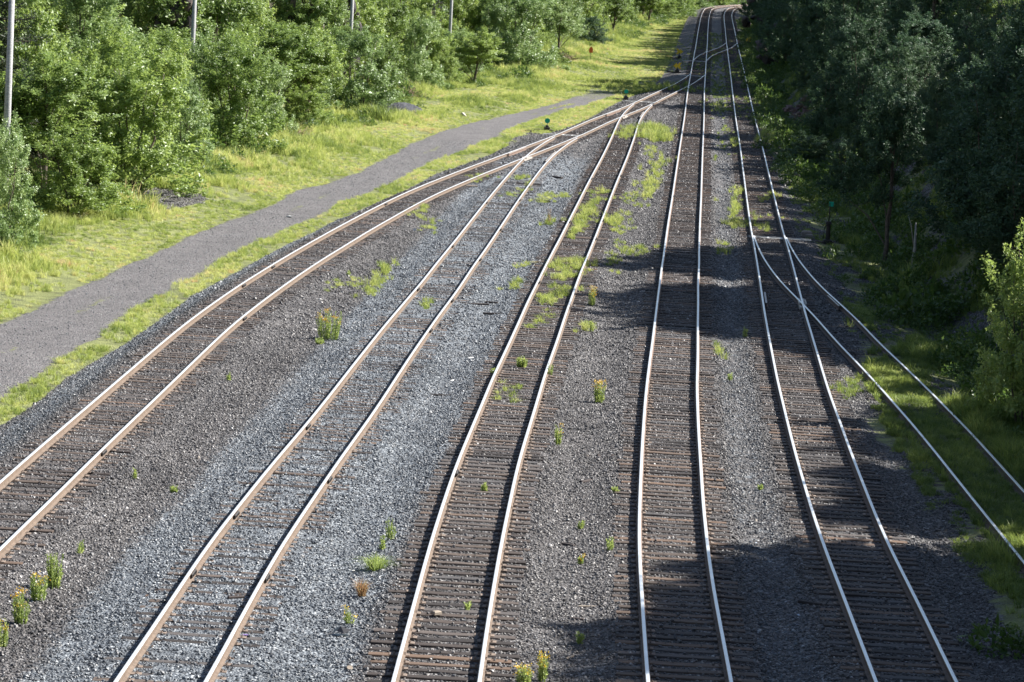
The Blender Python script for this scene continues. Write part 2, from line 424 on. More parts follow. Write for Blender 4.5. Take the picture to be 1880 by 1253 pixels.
def centre(a, b, extend_near=None, extend_far=None, clip=None, sm=.03):
    A, B = RAIL[a], RAIL[b]
    A, B = A[np.argsort(A[:, 1])], B[np.argsort(B[:, 1])]
    y0, y1 = max(A[0, 1], B[0, 1]), min(A[-1, 1], B[-1, 1])
    ys = np.arange(y0, y1, 1.0)
    xc = (np.interp(ys, A[:, 1], A[:, 0]) + np.interp(ys, B[:, 1], B[:, 0])) / 2
    out = np.empty_like(xc)
    for i, y in enumerate(ys):
        s = max(2.5, y * sm)
        w = np.exp(-.5 * ((ys - y) / s) ** 2)
        # local line fit keeps the ends true
        k = np.polyfit(ys - y, xc, 1, w=np.sqrt(w))
        out[i] = k[1]
    xc = out
    if extend_near is not None:
        k = (xc[8] - xc[0]) / 8
        yy = np.arange(extend_near, ys[0] - .5, 1.0)
        xc = np.concatenate([xc[0] + k * (yy - ys[0]), xc]); ys = np.concatenate([yy, ys])
    if extend_far is not None:
        ye, curv = extend_far
        k = (xc[-1] - xc[-25]) / 24
        yy = np.arange(ys[-1] + 1, ye, 1.0); d = yy - ys[-1]
        xc = np.concatenate([xc, xc[-1] + k * d + .5 * curv * d * d]); ys = np.concatenate([ys, yy])
    return ys, xc

TR = {
    'A': centre('AL', 'AR', 42, None),
    'B': centre('BL', 'BR', 42, None),
    'C': centre('CL', 'CR', 42, None),
    'D': centre('DL', 'DR', 42, (840, .0022)),
    'E': centre('EL', 'ER', 42, (840, .0026)),
    'F': centre('FL', 'FR', 42, None, sm=.02),
    'X': centre('XL', 'XR', None, None, sm=.012),
}
def tx(k, y):
    return np.interp(y, TR[k][0], TR[k][1])
def in_track(k, y, pad=0):
    return (y >= TR[k][0][0] - pad) & (y <= TR[k][0][-1] + pad)
def slope(k, y):
    return (tx(k, y + 1.5) - tx(k, y - 1.5)) / 3.0

# ------------------------------------------------------------------ where grass, road, woods and shade begin
def ycurve(s, z):
    p = W(*pix(s).T, z)
    p = p[np.argsort(p[:, 1])]
    return p
BALLAST_L = ycurve("0 774 75 724 125 682 225 627 310 566.5 360 531.5 460 479 535 439 610 401.5 660 381.5 705 366.5 760 337 805 313 872 291 920 270 960 252 1060 229 1115 195 1143 181 1190 163 1215 140 1236 100 1250 60 1262 32 1275 20", -.3)
ROAD_UP = "0 600 235 489 385 421.5 485 384 560 346.5 610 334 672 314 760 265 808 246 862 227 903 219 951 208 983 200 1035 186 1075 170 1092 150 1120 136 1150 118 1165 95 1190 75 1215 50 1235 34"
ROAD_LO = "0 724 100 657 150 627 235 564 335 511.5 435 456.5 535 411 635 366 705 339 760 308.5 808 289 856 270 903.6 249.5 919.6 240 951.5 227 983 216 1031 203 1070 192 1110 182 1160 163 1190 148 1205 130 1215 100 1222 70 1234 45 1244 32"
ROAD_U, ROAD_L = ycurve(ROAD_UP, -.42), ycurve(ROAD_LO, -.42)
WOOD_L = ycurve("-250 580 0 440 200 388 370 300 500 258 600 240 690 215 760 170 920 152 1000 120 1050 88 1110 80 1190 45 1250 22", -.3)
WOOD_R = ycurve("1960 1000 1900 850 1820 720 1700 590 1590 430 1480 310 1425 200 1395 100 1382 50", -.3)
GRASS_R = ycurve("1860 1253 1790 1100 1690 1000 1640 900 1570 760 1552 700 1570 640 1575 580 1530 500 1480 430 1445 330 1425 260 1402 200 1371 100 1358 50", -.2)
def ci(P, y):
    """x of a boundary at y, carried on along its last heading"""
    x = np.interp(y, P[:, 1], P[:, 0])
    y = np.asarray(y, float)
    k0 = (P[1, 0] - P[0, 0]) / (P[1, 1] - P[0, 1]); k1 = (P[-1, 0] - P[-3, 0]) / (P[-1, 1] - P[-3, 1])
    x = np.where(y < P[0, 1], P[0, 0] + k0 * (y - P[0, 1]), x)
    return np.where(y > P[-1, 1], P[-1, 0] + k1 * (y - P[-1, 1]), x)
def wood_l(y):
    y = np.asarray(y, float)
    a = ci(WOOD_L, np.minimum(y, 640)); d = tx('D', np.minimum(y, 839)) + .9 * np.maximum(y - 839, 0) - 4.0
    return a + (np.minimum(d, 999) - a) * smoothstep(590, 660, y)
def wood_r(y):
    y = np.asarray(y, float)
    a = ci(WOOD_R, np.minimum(y, 600)); d = tx('E', np.minimum(y, 839)) + .9 * np.maximum(y - 839, 0) + 5.0
    return a + (d - a) * smoothstep(520, 600, y)

# left edge of the shade that the right-hand hillside throws over the tracks, as the photograph shows it
SHADE = W(*pix("1110 1290 1150 1200 1190 1120 1240 1040 1370 985 1490 900 1500 800 1555 770 1560 680 1420 652 1300 604 1110 592 1090 540 1095 480 1200 462 1330 452 1372 430 1378 390 1365 345 1300 322 1310 300 1345 290 1255 262 1235 248 1345 240 1345 222 1240 205 1190 195 1400 182 1260 172 1090 162 1060 145 1170 140 1225 130 1180 116 1110 108 1205 100 1190 88 1170 78 1210 68 1200 55 1240 42 1262 30 1288 20 1480 17 1560 8").T, 0.0)
SHADE = SHADE[np.argsort(SHADE[:, 1])]
_k = math.cos(math.radians(SUN_EL)) / math.sin(math.radians(SUN_EL))
SX, SY = math.sin(_az) * _k, math.cos(_az) * _k            # shadow offset per metre of height
def shade_x(y):
    return np.where(y > SHADE[-1, 1], 1e3, np.interp(y, SHADE[:, 1], SHADE[:, 0]))
# plants on the shaded side that the sun still reaches: x, y, height, half width
SUNLIT = [(*W(*q[:2], 0.0), *q[2:]) for q in ((1893, 530, 4.5, 1.5), (1632, 330, 5.5, 2.6), (1690, 745, 0.0, .3), (1415, 262, 0.0, 1.2))]
def allowed(x, y, r=0.0):
    """tallest top at (x, y) whose shadow stays right of the shade edge"""
    x = np.asarray(x, float); y = np.asarray(y, float)
    out = np.zeros(np.broadcast(x, y).shape); ok = np.ones(out.shape, bool)
    for h in np.arange(.5, 34, .5):
        ok = ok & (x - r - SX * h >= shade_x(y - SY * h))
        out = np.where(ok, h, out)
    t = 1.0 / _k
    for (a, b, zz, rr) in SUNLIT:
        dx, dy = x - a, y - b
        f = dx * math.sin(_az) + dy * math.cos(_az)
        out = np.where((f > 1.5) & (np.abs(dx * math.cos(_az) - dy * math.sin(_az)) < rr + r), np.minimum(out, np.maximum(zz + f * t - .5, 0)), out)
    return out

# ------------------------------------------------------------------ terrain heights
_gy = np.arange(40., 900., 2.0)
_al = allowed(wood_r(_gy) + 12.0, _gy)
_k5 = np.exp(-.5 * (np.arange(-12, 13) / 3.5) ** 2); _k5 /= _k5.sum()
_al = np.convolve(np.pad(_al, 12, 'edge'), _k5, 'valid')
HILLCAP = np.clip(_al * .76 - .8, 1.2, 20.0)
def hill_r(x, y):
    d = x - wood_r(y) - 1.0
    cap = np.interp(y, _gy, HILLCAP)
    h = np.clip(d, 0, None) * .95
    n = (fbm(x * .11, y * .11) - .5) * 4
    return np.where(d > 0, np.minimum(h, cap + .08 * np.clip(d - 14, 0, 60)) + n * smoothstep(2, 10, d), 0)
def hill_l(x, y):
    d = wood_l(y) - x - 7.0
    h = 15 * smoothstep(0, 24, d) + .05 * np.clip(d - 20, 0, 400)
    n = (fbm(x * .1 + 20, y * .1) - .5) * 5
    return np.where(d > 0, h + n * smoothstep(1, 8, d), 0)

LEVEL = {'A': -.026, 'B': -.02, 'C': -.034, 'D': -.03, 'E': -.03, 'F': -.03, 'X': -.05}
def ground_z(x, y):
    x = np.asarray(x, float); y = np.asarray(y, float)
    xl = ci(BALLAST_L, y); xr = np.maximum(tx('E', np.minimum(y, 839)), np.where(y < TR['F'][0][-1], tx('F', y), -99))
    z = -.13 + .07 * (fbm(x * .9, y * .9) - .5) + .10 * (fbm(x * .45 + 9, y * .16) - .5)
    out_l = np.clip(xl + 1.6 - x, 0, None)
    out_r = np.clip(x - xr - 1.7, 0, None)
    z = z - .34 * smoothstep(0, 1.7, out_l) - .22 * smoothstep(0, 2.0, out_r)
    for k, lv in LEVEL.items():
        d = np.abs(x - tx(k, y))
        t = np.where(in_track(k, y, 1.0), 1 - smoothstep(1.25, 2.1, d), 0)
        zz = lv + .035 * (fbm(x * 2.3 + 5, y * 2.3) - .5)
        z = np.where(t > 0, np.maximum(z, z + (zz - z) * t), z)
    z = z + .14 * (fbm(x * .35, y * .35) - .5) * smoothstep(1, 4, np.maximum(out_l, out_r))
    # the verge beyond the gravel road swells gently towards the trees
    v = ci(ROAD_U, y) - x
    z = z + .35 * smoothstep(.5, 5, v)
    return z + hill_r(x, y) + hill_l(x, y)

ROAD_POLY = np.concatenate([W(*pix(ROAD_UP).T, -.42), W(*pix(ROAD_LO).T, -.42)[::-1]])
BARE = [W(*pix("225 352 290 352 390 358 385 372 300 384 215 384").T, -.2), W(*pix("1460 205 1500 200 1530 235 1500 250").T, -.2),
        W(*pix("920 262 960 243 990 240 1000 246 950 266").T, -.35), W(*pix("650 215 700 205 760 205 740 220").T, -.2)]
def masks(x, y):
    xl = ci(BALLAST_L, y); xr = ci(GRASS_R, y)
    road = np.minimum(smoothstep(-.75, .35, x - ci(ROAD_U, y) + .5 * (fbm(x * .9, y * .3) - .5)), smoothstep(-.7, .35, ci(ROAD_L, y) - x + .5 * (fbm(x * .9 + 5, y * .3) - .5)))
    road = road * (1 - (.45 + .55 * fbm(x * .25, y * .05)) * smoothstep(240, 330, y))
    ctr = (x - .5 * (ci(ROAD_U, y) + ci(ROAD_L, y)))
    road = road * (1 - .5 * np.exp(-(ctr / .35) ** 2) * smoothstep(.45, .68, fbm(x * .5 + 3, y * .12 + 8)))
    grass = np.maximum(1 - smoothstep(-.3, .3, x - xl), smoothstep(-.6, .8, x - xr) * np.clip(.2 + 1.1 * (fbm(x * .6 + 11, y * .3) - .25), 0, 1))
    for P in BARE:
        grass = np.where(in_poly(P, x + 2.4 * (fbm(x * .8, y * .5) - .5), y + 5 * (fbm(x * .7 + 4, y * .4) - .5)), .1 + .5 * fbm(x * 1.1, y * .7), grass)
    grass = grass * (1 - road)
    fresh = np.zeros_like(grass)
    dB = x - tx('B', y); dA = x - tx('A', y)
    fresh = np.maximum(fresh, smoothstep(-3.1, -2.0, dB) * (1 - smoothstep(2.6, 3.9, dB)) * (1 - smoothstep(170, 240, y)) * (.62 + .4 * fbm(x * .3, y * .12)))
    fresh = np.maximum(fresh, .62 * smoothstep(-3.4, -2.4, dA) * (1 - smoothstep(-1.9, -1.3, dA)) * (1 - smoothstep(150, 260, y)))
    fresh = np.maximum(fresh, .42 * ((x - tx('D', y) > 1.5) & (x - tx('E', y) < -1.5)))
    hl, hr = wood_l(y) - x - 9, x - wood_r(y) - 2.5
    rock = np.maximum(smoothstep(0, 5, hl), smoothstep(0, 3, hr)) * np.clip(.25 + .9 * fbm(x * .16, y * .16), 0, 1)
    return dict(grass=grass, road=road, fresh=fresh, rock=rock)

# ------------------------------------------------------------------ the ground, one sheet from under the bridge to the horizon
def terrain():
    xs = np.concatenate([[-2500, -1200, -600, -300, -180, -130, -100], np.arange(-80, -24, 2.0), np.arange(-24, 20, .26), np.arange(20, 46, .6), np.arange(46, 100, 2.0), [110, 130, 170, 250, 500, 1200, 2500]])
    ys = np.concatenate([[-300, -80, 0, 25], np.arange(40, 52, 1.0), np.arange(52, 130, .34), np.arange(130, 300, .9), np.arange(300, 520, 2.0), np.arange(520, 860, 3.0), [870, 900, 950, 1050, 1300, 1800, 2600, 4200]])
    X, Y = np.meshgrid(xs, ys)
    x, y = X.ravel(), Y.ravel()
    yc = np.clip(y, 42, 880)
    z = ground_z(x, yc)
    mk = masks(x, yc)
    V = np.stack([x, y, z], 1)
    nx, ny = len(xs), len(ys)
    i = np.arange(nx - 1); j = np.arange(ny - 1)
    I, J = np.meshgrid(i, j)
    q = (J * nx + I).ravel()
    Fq = np.stack([q, q + 1, q + nx + 1, q + nx], 1)
    cx, cy = x[Fq].mean(1), np.clip(y[Fq].mean(1), 42, 880)
    left, right = cx < wood_l(cy) - 7, cx > wood_r(cy) + 1.5
    for name, sel in (('ground', ~(left | right)), ('hillside', left), ('hillside', right & ~left)):
        f = Fq[sel]
        used, inv = np.unique(f, return_inverse=True)
        me = new_mesh(name, V[used], inv.reshape(-1, 4), [M['ground']], smooth=True)
        for k, a in mk.items():
            at = me.attributes.new(k, 'FLOAT', 'POINT'); at.data.foreach_set('value', a[used].astype(np.float32))
        tag(obj(name, me), kind='structure')
terrain()

# ------------------------------------------------------------------ instanced scatter (only for what nobody could count)
def scatter(name, pts, variants, rot, scl, idx, extra):
    """points with attributes; each shows one of the variant meshes"""
    me = bpy.data.meshes.new(name)
    me.vertices.add(len(pts)); me.vertices.foreach_set('co', np.asarray(pts, np.float32).ravel())
    a = me.attributes.new('rot', 'FLOAT_VECTOR', 'POINT'); a.data.foreach_set('vector', np.asarray(rot, np.float32).ravel())
    a = me.attributes.new('scl', 'FLOAT_VECTOR', 'POINT'); a.data.foreach_set('vector', np.asarray(scl, np.float32).ravel())
    a = me.attributes.new('idx', 'INT', 'POINT'); a.data.foreach_set('value', np.asarray(idx, np.int32))
    for k, v in extra.items():
        a = me.attributes.new(k, 'FLOAT', 'POINT'); a.data.foreach_set('value', np.asarray(v, np.float32))
    o = obj(name, me)
    g = bpy.data.node_groups.new(name, 'GeometryNodeTree')
    g.interface.new_socket('Geometry', in_out='INPUT', socket_type='NodeSocketGeometry')
    g.interface.new_socket('Geometry', in_out='OUTPUT', socket_type='NodeSocketGeometry')
    n, l = g.nodes, g.links
    gi, go = n.new('NodeGroupInput'), n.new('NodeGroupOutput')
    m2p = n.new('GeometryNodeMeshToPoints')
    l.new(gi.outputs[0], m2p.inputs[0])
    iop = n.new('GeometryNodeInstanceOnPoints')
    l.new(m2p.outputs[0], iop.inputs['Points'])
    gti = n.new('GeometryNodeGeometryToInstance')
    for v in reversed(variants):
        src = bpy.data.objects.new(name + '_shape', v)
        oi = n.new('GeometryNodeObjectInfo'); oi.inputs[0].default_value = src
        l.new(oi.outputs['Geometry'], gti.inputs[0])
    l.new(gti.outputs[0], iop.inputs['Instance'])
    iop.inputs['Pick Instance'].default_value = True
    for nm, typ, sock in (('idx', 'INT', 'Instance Index'), ('rot', 'FLOAT_VECTOR', 'Rotation'), ('scl', 'FLOAT_VECTOR', 'Scale')):
        na = n.new('GeometryNodeInputNamedAttribute'); na.data_type = typ; na.inputs[0].default_value = nm
        l.new([s for s in na.outputs if s.enabled and s.name == 'Attribute'][0], iop.inputs[sock])
    l.new(iop.outputs[0], go.inputs[0])
    md = o.modifiers.new('scatter', 'NODES'); md.node_group = g
    return tag(o, kind='stuff')
# ------------------------------------------------------------------ railway tracks
PROFILE = [(-.07, .012), (-.07, .022), (-.013, .045), (-.010, .135), (-.037, .145), (-.037, .170), (-.031, .179), (0, .1815),
           (.031, .179), (.037, .170), (.037, .145), (.010, .135), (.013, .045), (.07, .022), (.07, .012)]
def rail_mesh(name, k, off, y0, y1, top, side, drop=0.0, prof=PROFILE, step=1.0):
    far = []
    y = y0
    while y < y1:
        far.append(y); y += step if y < 160 else 2.0
    ys = np.array(far + [y1])
    s = slope(k, ys); nrm = np.sqrt(1 + s * s)
    px, py = tx(k, ys) + off / nrm, ys - off * s / nrm
    # the small kinks a worn yard rail has
    px = px + .018 * (vnoise(ys * .13 + off * 7, np.full_like(ys, hash(k) % 7)) - .5) * (ys < 140)
    P = np.array(prof)
    n, r = len(P), len(ys)
    vx = px[:, None] + P[:, 0][None] / nrm[:, None]
    vy = py[:, None] - P[:, 0][None] * (s / nrm)[:, None]
    vz = np.broadcast_to(P[:, 1][None] - drop, (r, n))
    V = np.stack([vx, vy, vz], -1).reshape(-1, 3)
    I, J = np.meshgrid(np.arange(n - 1), np.arange(r - 1))
    a = (J * n + I).ravel()
    Fc = np.stack([a, a + n, a + n + 1, a + 1], 1)
    mi = np.where(((I >= 5) & (I <= 8)).ravel(), 0, 1)
    return new_mesh(name, V, Fc, [top, side], mi)

def tie_mesh(i):
    """a creosoted sleeper, split and worn at the ends"""
    b = MB()
    g = np.random.default_rng(50 + i)
    L, Wd, D = 2.6, .232, .19
    xs = np.linspace(-L / 2, L / 2, 7)
    v, f = [], []
    for x in xs:
        w = Wd / 2 + g.uniform(-.008, .008); t = g.uniform(-.008, .004)
        e = .012
        v += [(x, -w, -D), (x, -w, t - e), (x, -w + e, t), (x, w - e, t), (x, w, t - e), (x, w, -D)]
    for k in range(6):
        for j in range(5):
            a = k * 6 + j
            f.append((a, a + 6, a + 7, a + 1))
    f += [tuple(range(5, -1, -1)), tuple(36 + j for j in range(6))]
    f = [tuple(reversed(q)) for q in f]
    b.add(v, f)
    return b.mesh('tie', [M['tie']])
TIES = [tie_mesh(i) for i in range(5)]
def plate_mesh():
    b = MB()
    b.box((0, 0, .006), (.37, .19, .012), bev=.25)
    for sx in (-.1, .1):
        for sy in (-.055, .055):
            b.box((sx, sy, .024), (.034, .03, .03), bev=.3)
    return b.mesh('tie_plate', [M['plate']])
PLATE = plate_mesh()

TIE_S = {}                                            # centres of the ties, for the stones to avoid
def make_track(k, label, y0, y1, tie0, tie1, rails, near=152., plates=100., spacing=.55, buried=0.0, zoff=0.0, group=None):
    root = obj('railway_track', None, loc=(tx(k, y0), y0, 0))
    tag(root, label, 'railway track')
    off = Vector(root.location)
    def child(name, me, parent=root, loc=(0, 0, 0), rz=0):
        return obj(name, me, parent, loc, rz)
    for nm, o_, a, b_, top, side, drop in rails:
        me = rail_mesh(nm, k, o_, a, b_, M[top], M[side], drop)
        v = np.empty(len(me.vertices) * 3, np.float32); me.vertices.foreach_get('co', v)
        v = v.reshape(-1, 3) - np.array(off, np.float32); me.vertices.foreach_set('co', v.ravel()); me.update()
        child(nm, me)
    y, ys = tie0, []
    g = np.random.default_rng(ord(k))
    while y < tie1:
        ys.append(y); y += (spacing + g.uniform(-.05, .05)) / math.sqrt(1 + slope(k, y) ** 2)
    ys = np.array(ys); TIE_S[k] = ys
    farv, farf, fart = [], [], []
    for y in ys:
        rz = -math.atan(slope(k, y)) + g.normal(0, .012)
        z = zoff + g.normal(0, .006) - buried * max(0, g.normal(.5, .6))
        x = tx(k, y) + g.normal(0, .03)
        if y < near:
            o = child('tie', TIES[g.integers(5)], root, (x - off.x, y - off.y, z), rz + (math.pi if g.random() < .5 else 0))
            o.scale = (1 + g.normal(0, .035), 1 + g.normal(0, .08), 1)
            if y < plates:
                for sgn in (-1, 1):
                    p = child('tie_plate', PLATE, o, (sgn * GAUGE_HALF / o.scale[0], 0, max(0, -z) * 0 + .001 - min(0, z * 0)), g.normal(0, .02))
        else:
            cz, sz = math.cos(rz), math.sin(rz)
            b0 = len(farv)
            for (lx, ly, lz) in ((-1.3, -.11, -.12), (1.3, -.11, -.12), (1.3, .11, -.12), (-1.3, .11, -.12), (-1.29, -.1, 0), (1.29, -.1, 0), (1.29, .1, 0), (-1.29, .1, 0)):
                farv.append((x + cz * lx - sz * ly - off.x, y + sz * lx + cz * ly - off.y, z + lz))
            farf += [(b0 + a, b0 + b, b0 + c, b0 + d) for a, b, c, d in ((4, 5, 6, 7), (0, 1, 5, 4), (1, 2, 6, 5), (2, 3, 7, 6), (3, 0, 4, 7))]
            fart += [g.random()] * 5
    if farv:
        me = new_mesh('distant_ties', np.array(farv), np.array(farf), [M['tie_far']], tint=np.array(fart))
        tag(child('distant_ties', me), kind='stuff')
    return root

Yend = {k: v[0][-1] for k, v in TR.items()}
G = GAUGE_HALF
ROOT = {}
ROOT['A'] = make_track('A', 'rusty track at the far left whose curve sweeps in to join the polished main track', 42, Yend['A'], 42, Yend['A'] - 18,
    [('rail', -G, 42, Yend['A'], 'rail_top', 'rail_side', .0), ('rail', G, 42, Yend['A'], 'rail_top', 'rail_side', .0)], buried=.012)
ROOT['B'] = make_track('B', 'track half buried in blue grey ballast, second from the gravel road', 42, Yend['B'], 42, Yend['B'] - 34,
    [('rail', -G, 42, Yend['B'], 'rail_top', 'rail_side', .006), ('rail', G, 42, Yend['B'], 'rail_top', 'rail_side', .006)], buried=.018, zoff=-.005)
ROOT['C'] = make_track('C', 'track with tufts of grass growing between its rails in the middle of the yard', 42, Yend['C'], 42, Yend['C'] - 34,
    [('rail', -G, 42, Yend['C'], 'rail_top', 'rail_side', .006), ('rail', G, 42, Yend['C'], 'rail_top', 'rail_side', .006)], zoff=-.004)
ROOT['D'] = make_track('D', 'straight polished main track running half in sun, between the grassy track and the switch', 42, 838, 42, 760,
    [('rail', -G, 42, 838, 'rail_top', 'rail_side_dark', .003), ('rail', G, 42, 838, 'rail_top', 'rail_side_dark', .003)])
ROOT['E'] = make_track('E', 'polished main track in the shade nearest the wooded bank, with the siding switch in it', 42, 838, 42, 760,
    [('rail', -G, 42, 838, 'rail_top', 'rail_side_dark', .0), ('rail', G, 42, 838, 'rail_top', 'rail_side_dark', .0)])
ROOT['F'] = make_track('F', 'overgrown siding track bending off into grass below the wooded bank', 42, Yend['F'], 42, Yend['F'] - 22,
    [('rail', -G, 42, Yend['F'], 'rail_top', 'rail_side_dark', .006), ('rail', G, 42, Yend['F'], 'rail_top', 'rail_side_dark', .006)], zoff=-.02, buried=.03)
y0x = TR['X'][0][0]
ROOT['X'] = make_track('X', 'short crossover track linking the two main tracks in the far shade', y0x, Yend['X'], y0x + 14, Yend['X'] - 14,
    [('rail', -G, y0x, Yend['X'], 'rail_top', 'rail_side_dark', .008), ('rail', G, y0x, Yend['X'], 'rail_top', 'rail_side_dark', .008)], zoff=-.01)

# joint bars and anchors that show as dark lumps on the rails, switch rods, frogs and guard rails
def joint_mesh():
    b = MB()
    for s in (-1, 1):
        b.box((s * .045, 0, .09), (.05, .62, .085), bev=.3)
        for q in (-.2, -.07, .07, .2):
            b.box((s * .078, q, .095), (.03, .04, .04), bev=.3)
    return b.mesh('joint_bar', [M['iron']])
JOINT = joint_mesh()
def on_track(k, off, name, me, y, z=0.0):
    s = slope(k, y); n_ = math.sqrt(1 + s * s)
    r = ROOT[k]
    return obj(name, me, r, (tx(k, y) + off / n_ - r.location.x, y - off * s / n_ - r.location.y, z), -math.atan(s))
for k, sd, uv in (('A', 1, '187 830 447 584'), ('A', -1, '447 524 499 490 708 375'), ('B', -1, '348 1052 435 945 565 783 765 531 829 452 894 372'),
                  ('B', 1, '490 1060 612 880 790 606 827 551 879 476 917 421 955 367 970 343'), ('C', -1, '837 868 992 518 1046 407 1087 328'),
                  ('C', 1, '1094 438 1107 404 1138 322'), ('D', -1, '1236 360'), ('D', 1, '1290 420'), ('F', 1, '1640 655 1697 709 1766 778')):
    for x, y in W(*pix(uv).T, .1):
        on_track(k, sd * G, 'joint_bar', JOINT, y)
def guard(k, off, y0, y1):
    r = ROOT[k]
    me = rail_mesh('guard_rail', k, off, y0, y1, M['rail_top_dull'], M['rail_side_dark'], .012, step=.6)
    v = np.empty(len(me.vertices) * 3, np.float32); me.vertices.foreach_get('co', v)
    v = v.reshape(-1, 3) - np.array(r.location, np.float32); me.vertices.foreach_set('co', v.ravel()); me.update()
    obj('guard_rail', me, r)
def y_at(u, v): return float(W(u, v, .1)[1])
guard('E', -G + .12, y_at(1407, 560), y_at(1405, 540))
guard('F', G - .12, y_at(1548, 566), y_at(1524, 546))
guard('B', G - .12, y_at(1003, 298), y_at(1020, 280)); guard('A', -G + .12, y_at(925, 284), y_at(955, 272))
guard('C', G - .12, y_at(1176, 217), y_at(1182, 207)); guard('A', -G + .12, y_at(1110, 212), y_at(1135, 202))
def frog_mesh():
    b = MB()
    b.prism([(-.15, .01), (.15, .01), (.12, .10), (-.12, .10)], -1.6, 1.6)
    for s in (-1, 1):
        b.box((s * .13, -.1, .13), (.05, 1.5, .08), bev=.3)
    return b.mesh('frog', [M['rail_top_dull']])
FROG = frog_mesh()
for k, off, u, v in (('E', G, 1471, 556), ('A', G, 960, 290), ('A', G, 1139, 214), ('D', -G, 1263, 160), ('D', G, 1298.5, 95), ('E', -G, 1333, 92)):
    on_track(k, off, 'frog', FROG, y_at(u, v))
def rod_mesh(w=2.9, x0=-.9):
    b = MB()
    for y in (-.28, .28):
        b.tube([(x0, y, .035), (x0 + w, y, .035)], [.022, .022], 6)
    for x in (-.62, .0, .62):
        b.box((x, 0, .03), (.1, .7, .03))
    return b.mesh('switch_rod', [M['white_stuff']])
ROD = rod_mesh(); ROD_L = rod_mesh(2.9, -2.0)
for k, me, u, v in (('E', ROD, 1411, 434), ('A', ROD_L, 1047, 247), ('A', ROD_L, 1180, 186), ('D', ROD_L, 1283, 139), ('D', ROD_L, 1287, 112)):
    on_track(k, 0, 'switch_rod', me, y_at(u, v), .0)

# ------------------------------------------------------------------ ballast stones lying loose on the ballast
def stone_mesh(i):
    import bmesh
    bm = bmesh.new()
    bmesh.ops.create_icosphere(bm, subdivisions=1, radius=.5)
    g = np.random.default_rng(90 + i)
    # cut a few flat faces, as crushed rock has
    for _ in range(6):
        d = Vector(g.normal(size=3)).normalized(); lim = g.uniform(.26, .42)
        for v in bm.verts:
            t = v.co.dot(d)
            if t > lim: v.co -= d * (t - lim)
    for v in bm.verts: v.co.z *= .75
    me = bpy.data.meshes.new('stone'); bm.to_mesh(me); bm.free()
    me.materials.append(M['stone'])
    return me
STONES = [stone_mesh(i) for i in range(6)]
def stones(name, ya, yb, per_m2, size, road=False):
    area = .5 * .34 * (yb * yb - ya * ya)
    n = int(area * per_m2)
    y = np.sqrt(rng.uniform(ya * ya, yb * yb, n))
    x = rng.uniform(-.172, .172, n) * y
    mk = masks(x, y)
    on_road = mk['road'] > .5
    keep = (mk['grass'] < .45) & (mk['rock'] < .3) & (on_road == road) & (rng.random(n) < .55 + .6 * fbm(x * .7, y * .7))
    z = ground_z(x, y)
    for k in TIE_S:
        d = x - tx(k, y); s = TIE_S[k]
        inn = in_track(k, y)
        rail = inn & (np.abs(np.abs(d) - G) < .12)
        keep &= ~rail
        j = np.clip(np.searchsorted(s, y + d * slope(k, y)), 1, len(s) - 1)
        yy = y + d * slope(k, y)
        near = np.minimum(np.abs(yy - s[j]), np.abs(yy - s[j - 1]))
        on = inn & (near < .14) & (np.abs(d) < 1.33)
        p = {'A': .13, 'B': .2, 'F': .4}.get(k, .035)
        keep &= ~(on & (rng.random(n) > p))
        z = np.where(on, np.maximum(z, LEVEL[k] * 0), z)
    x, y, z, fr = x[keep], y[keep], z[keep], mk['fresh'][keep]
    n = len(x)
    sz = rng.lognormal(0, .28, n) * size
    rot = rng.uniform(0, 6.28, (n, 3)); rot[:, :2] = rng.normal(0, .5, (n, 2))
    fr = np.clip(fr + rng.normal(0, .18, n), 0, 1)
    if road: fr = rng.uniform(.3, .8, n)
    return scatter(name, np.stack([x, y, z + sz * .12], 1), STONES, rot, np.stack([sz, sz * rng.uniform(.7, 1.2, n), sz], 1),
            rng.integers(0, 6, n), dict(tint=rng.uniform(.5, .95, n) if road else np.clip(rng.beta(1.7, 2.2, n) + .5 * (fbm(x * .55 + 3, y * .22) - .5), 0, 1), fresh=fr))
stones('ballast', 50, 105, 185, .055)
stones('ballast', 105, 175, 75, .068)
stones('ballast', 175, 300, 16, .1)

stones('road_gravel', 78, 220, 30, .04, True)
# ------------------------------------------------------------------ plants: leaf clouds, trunks, blades
def leaves(P, D, size, width=.55, fold=.25, g=rng, face=None):
    """folded leaves at P along D: vertices and triangles"""
    n = len(P)
    D = D / np.linalg.norm(D, axis=1, keepdims=True)
    up = g.normal(size=(n, 3)); up[:, 2] += .8
    if face is not None: up = face + g.normal(0, .5, (n, 3))
    S = np.cross(D, up); S /= np.linalg.norm(S, axis=1, keepdims=True)
    N = np.cross(S, D)
    L = size[:, None]; w = L * width / 2
    b = P; t = P + D * L
    m = P + D * L * .45
    l = m + S * w + N * w * fold; r = m - S * w + N * w * fold
    V = np.stack([b, l, t, r], 1).reshape(-1, 3)
    q = np.arange(n)[:, None] * 4
    Fc = np.concatenate([q + np.array([[0, 2, 1]]), q + np.array([[0, 3, 2]])], 1).reshape(-1, 3)
    return V, Fc

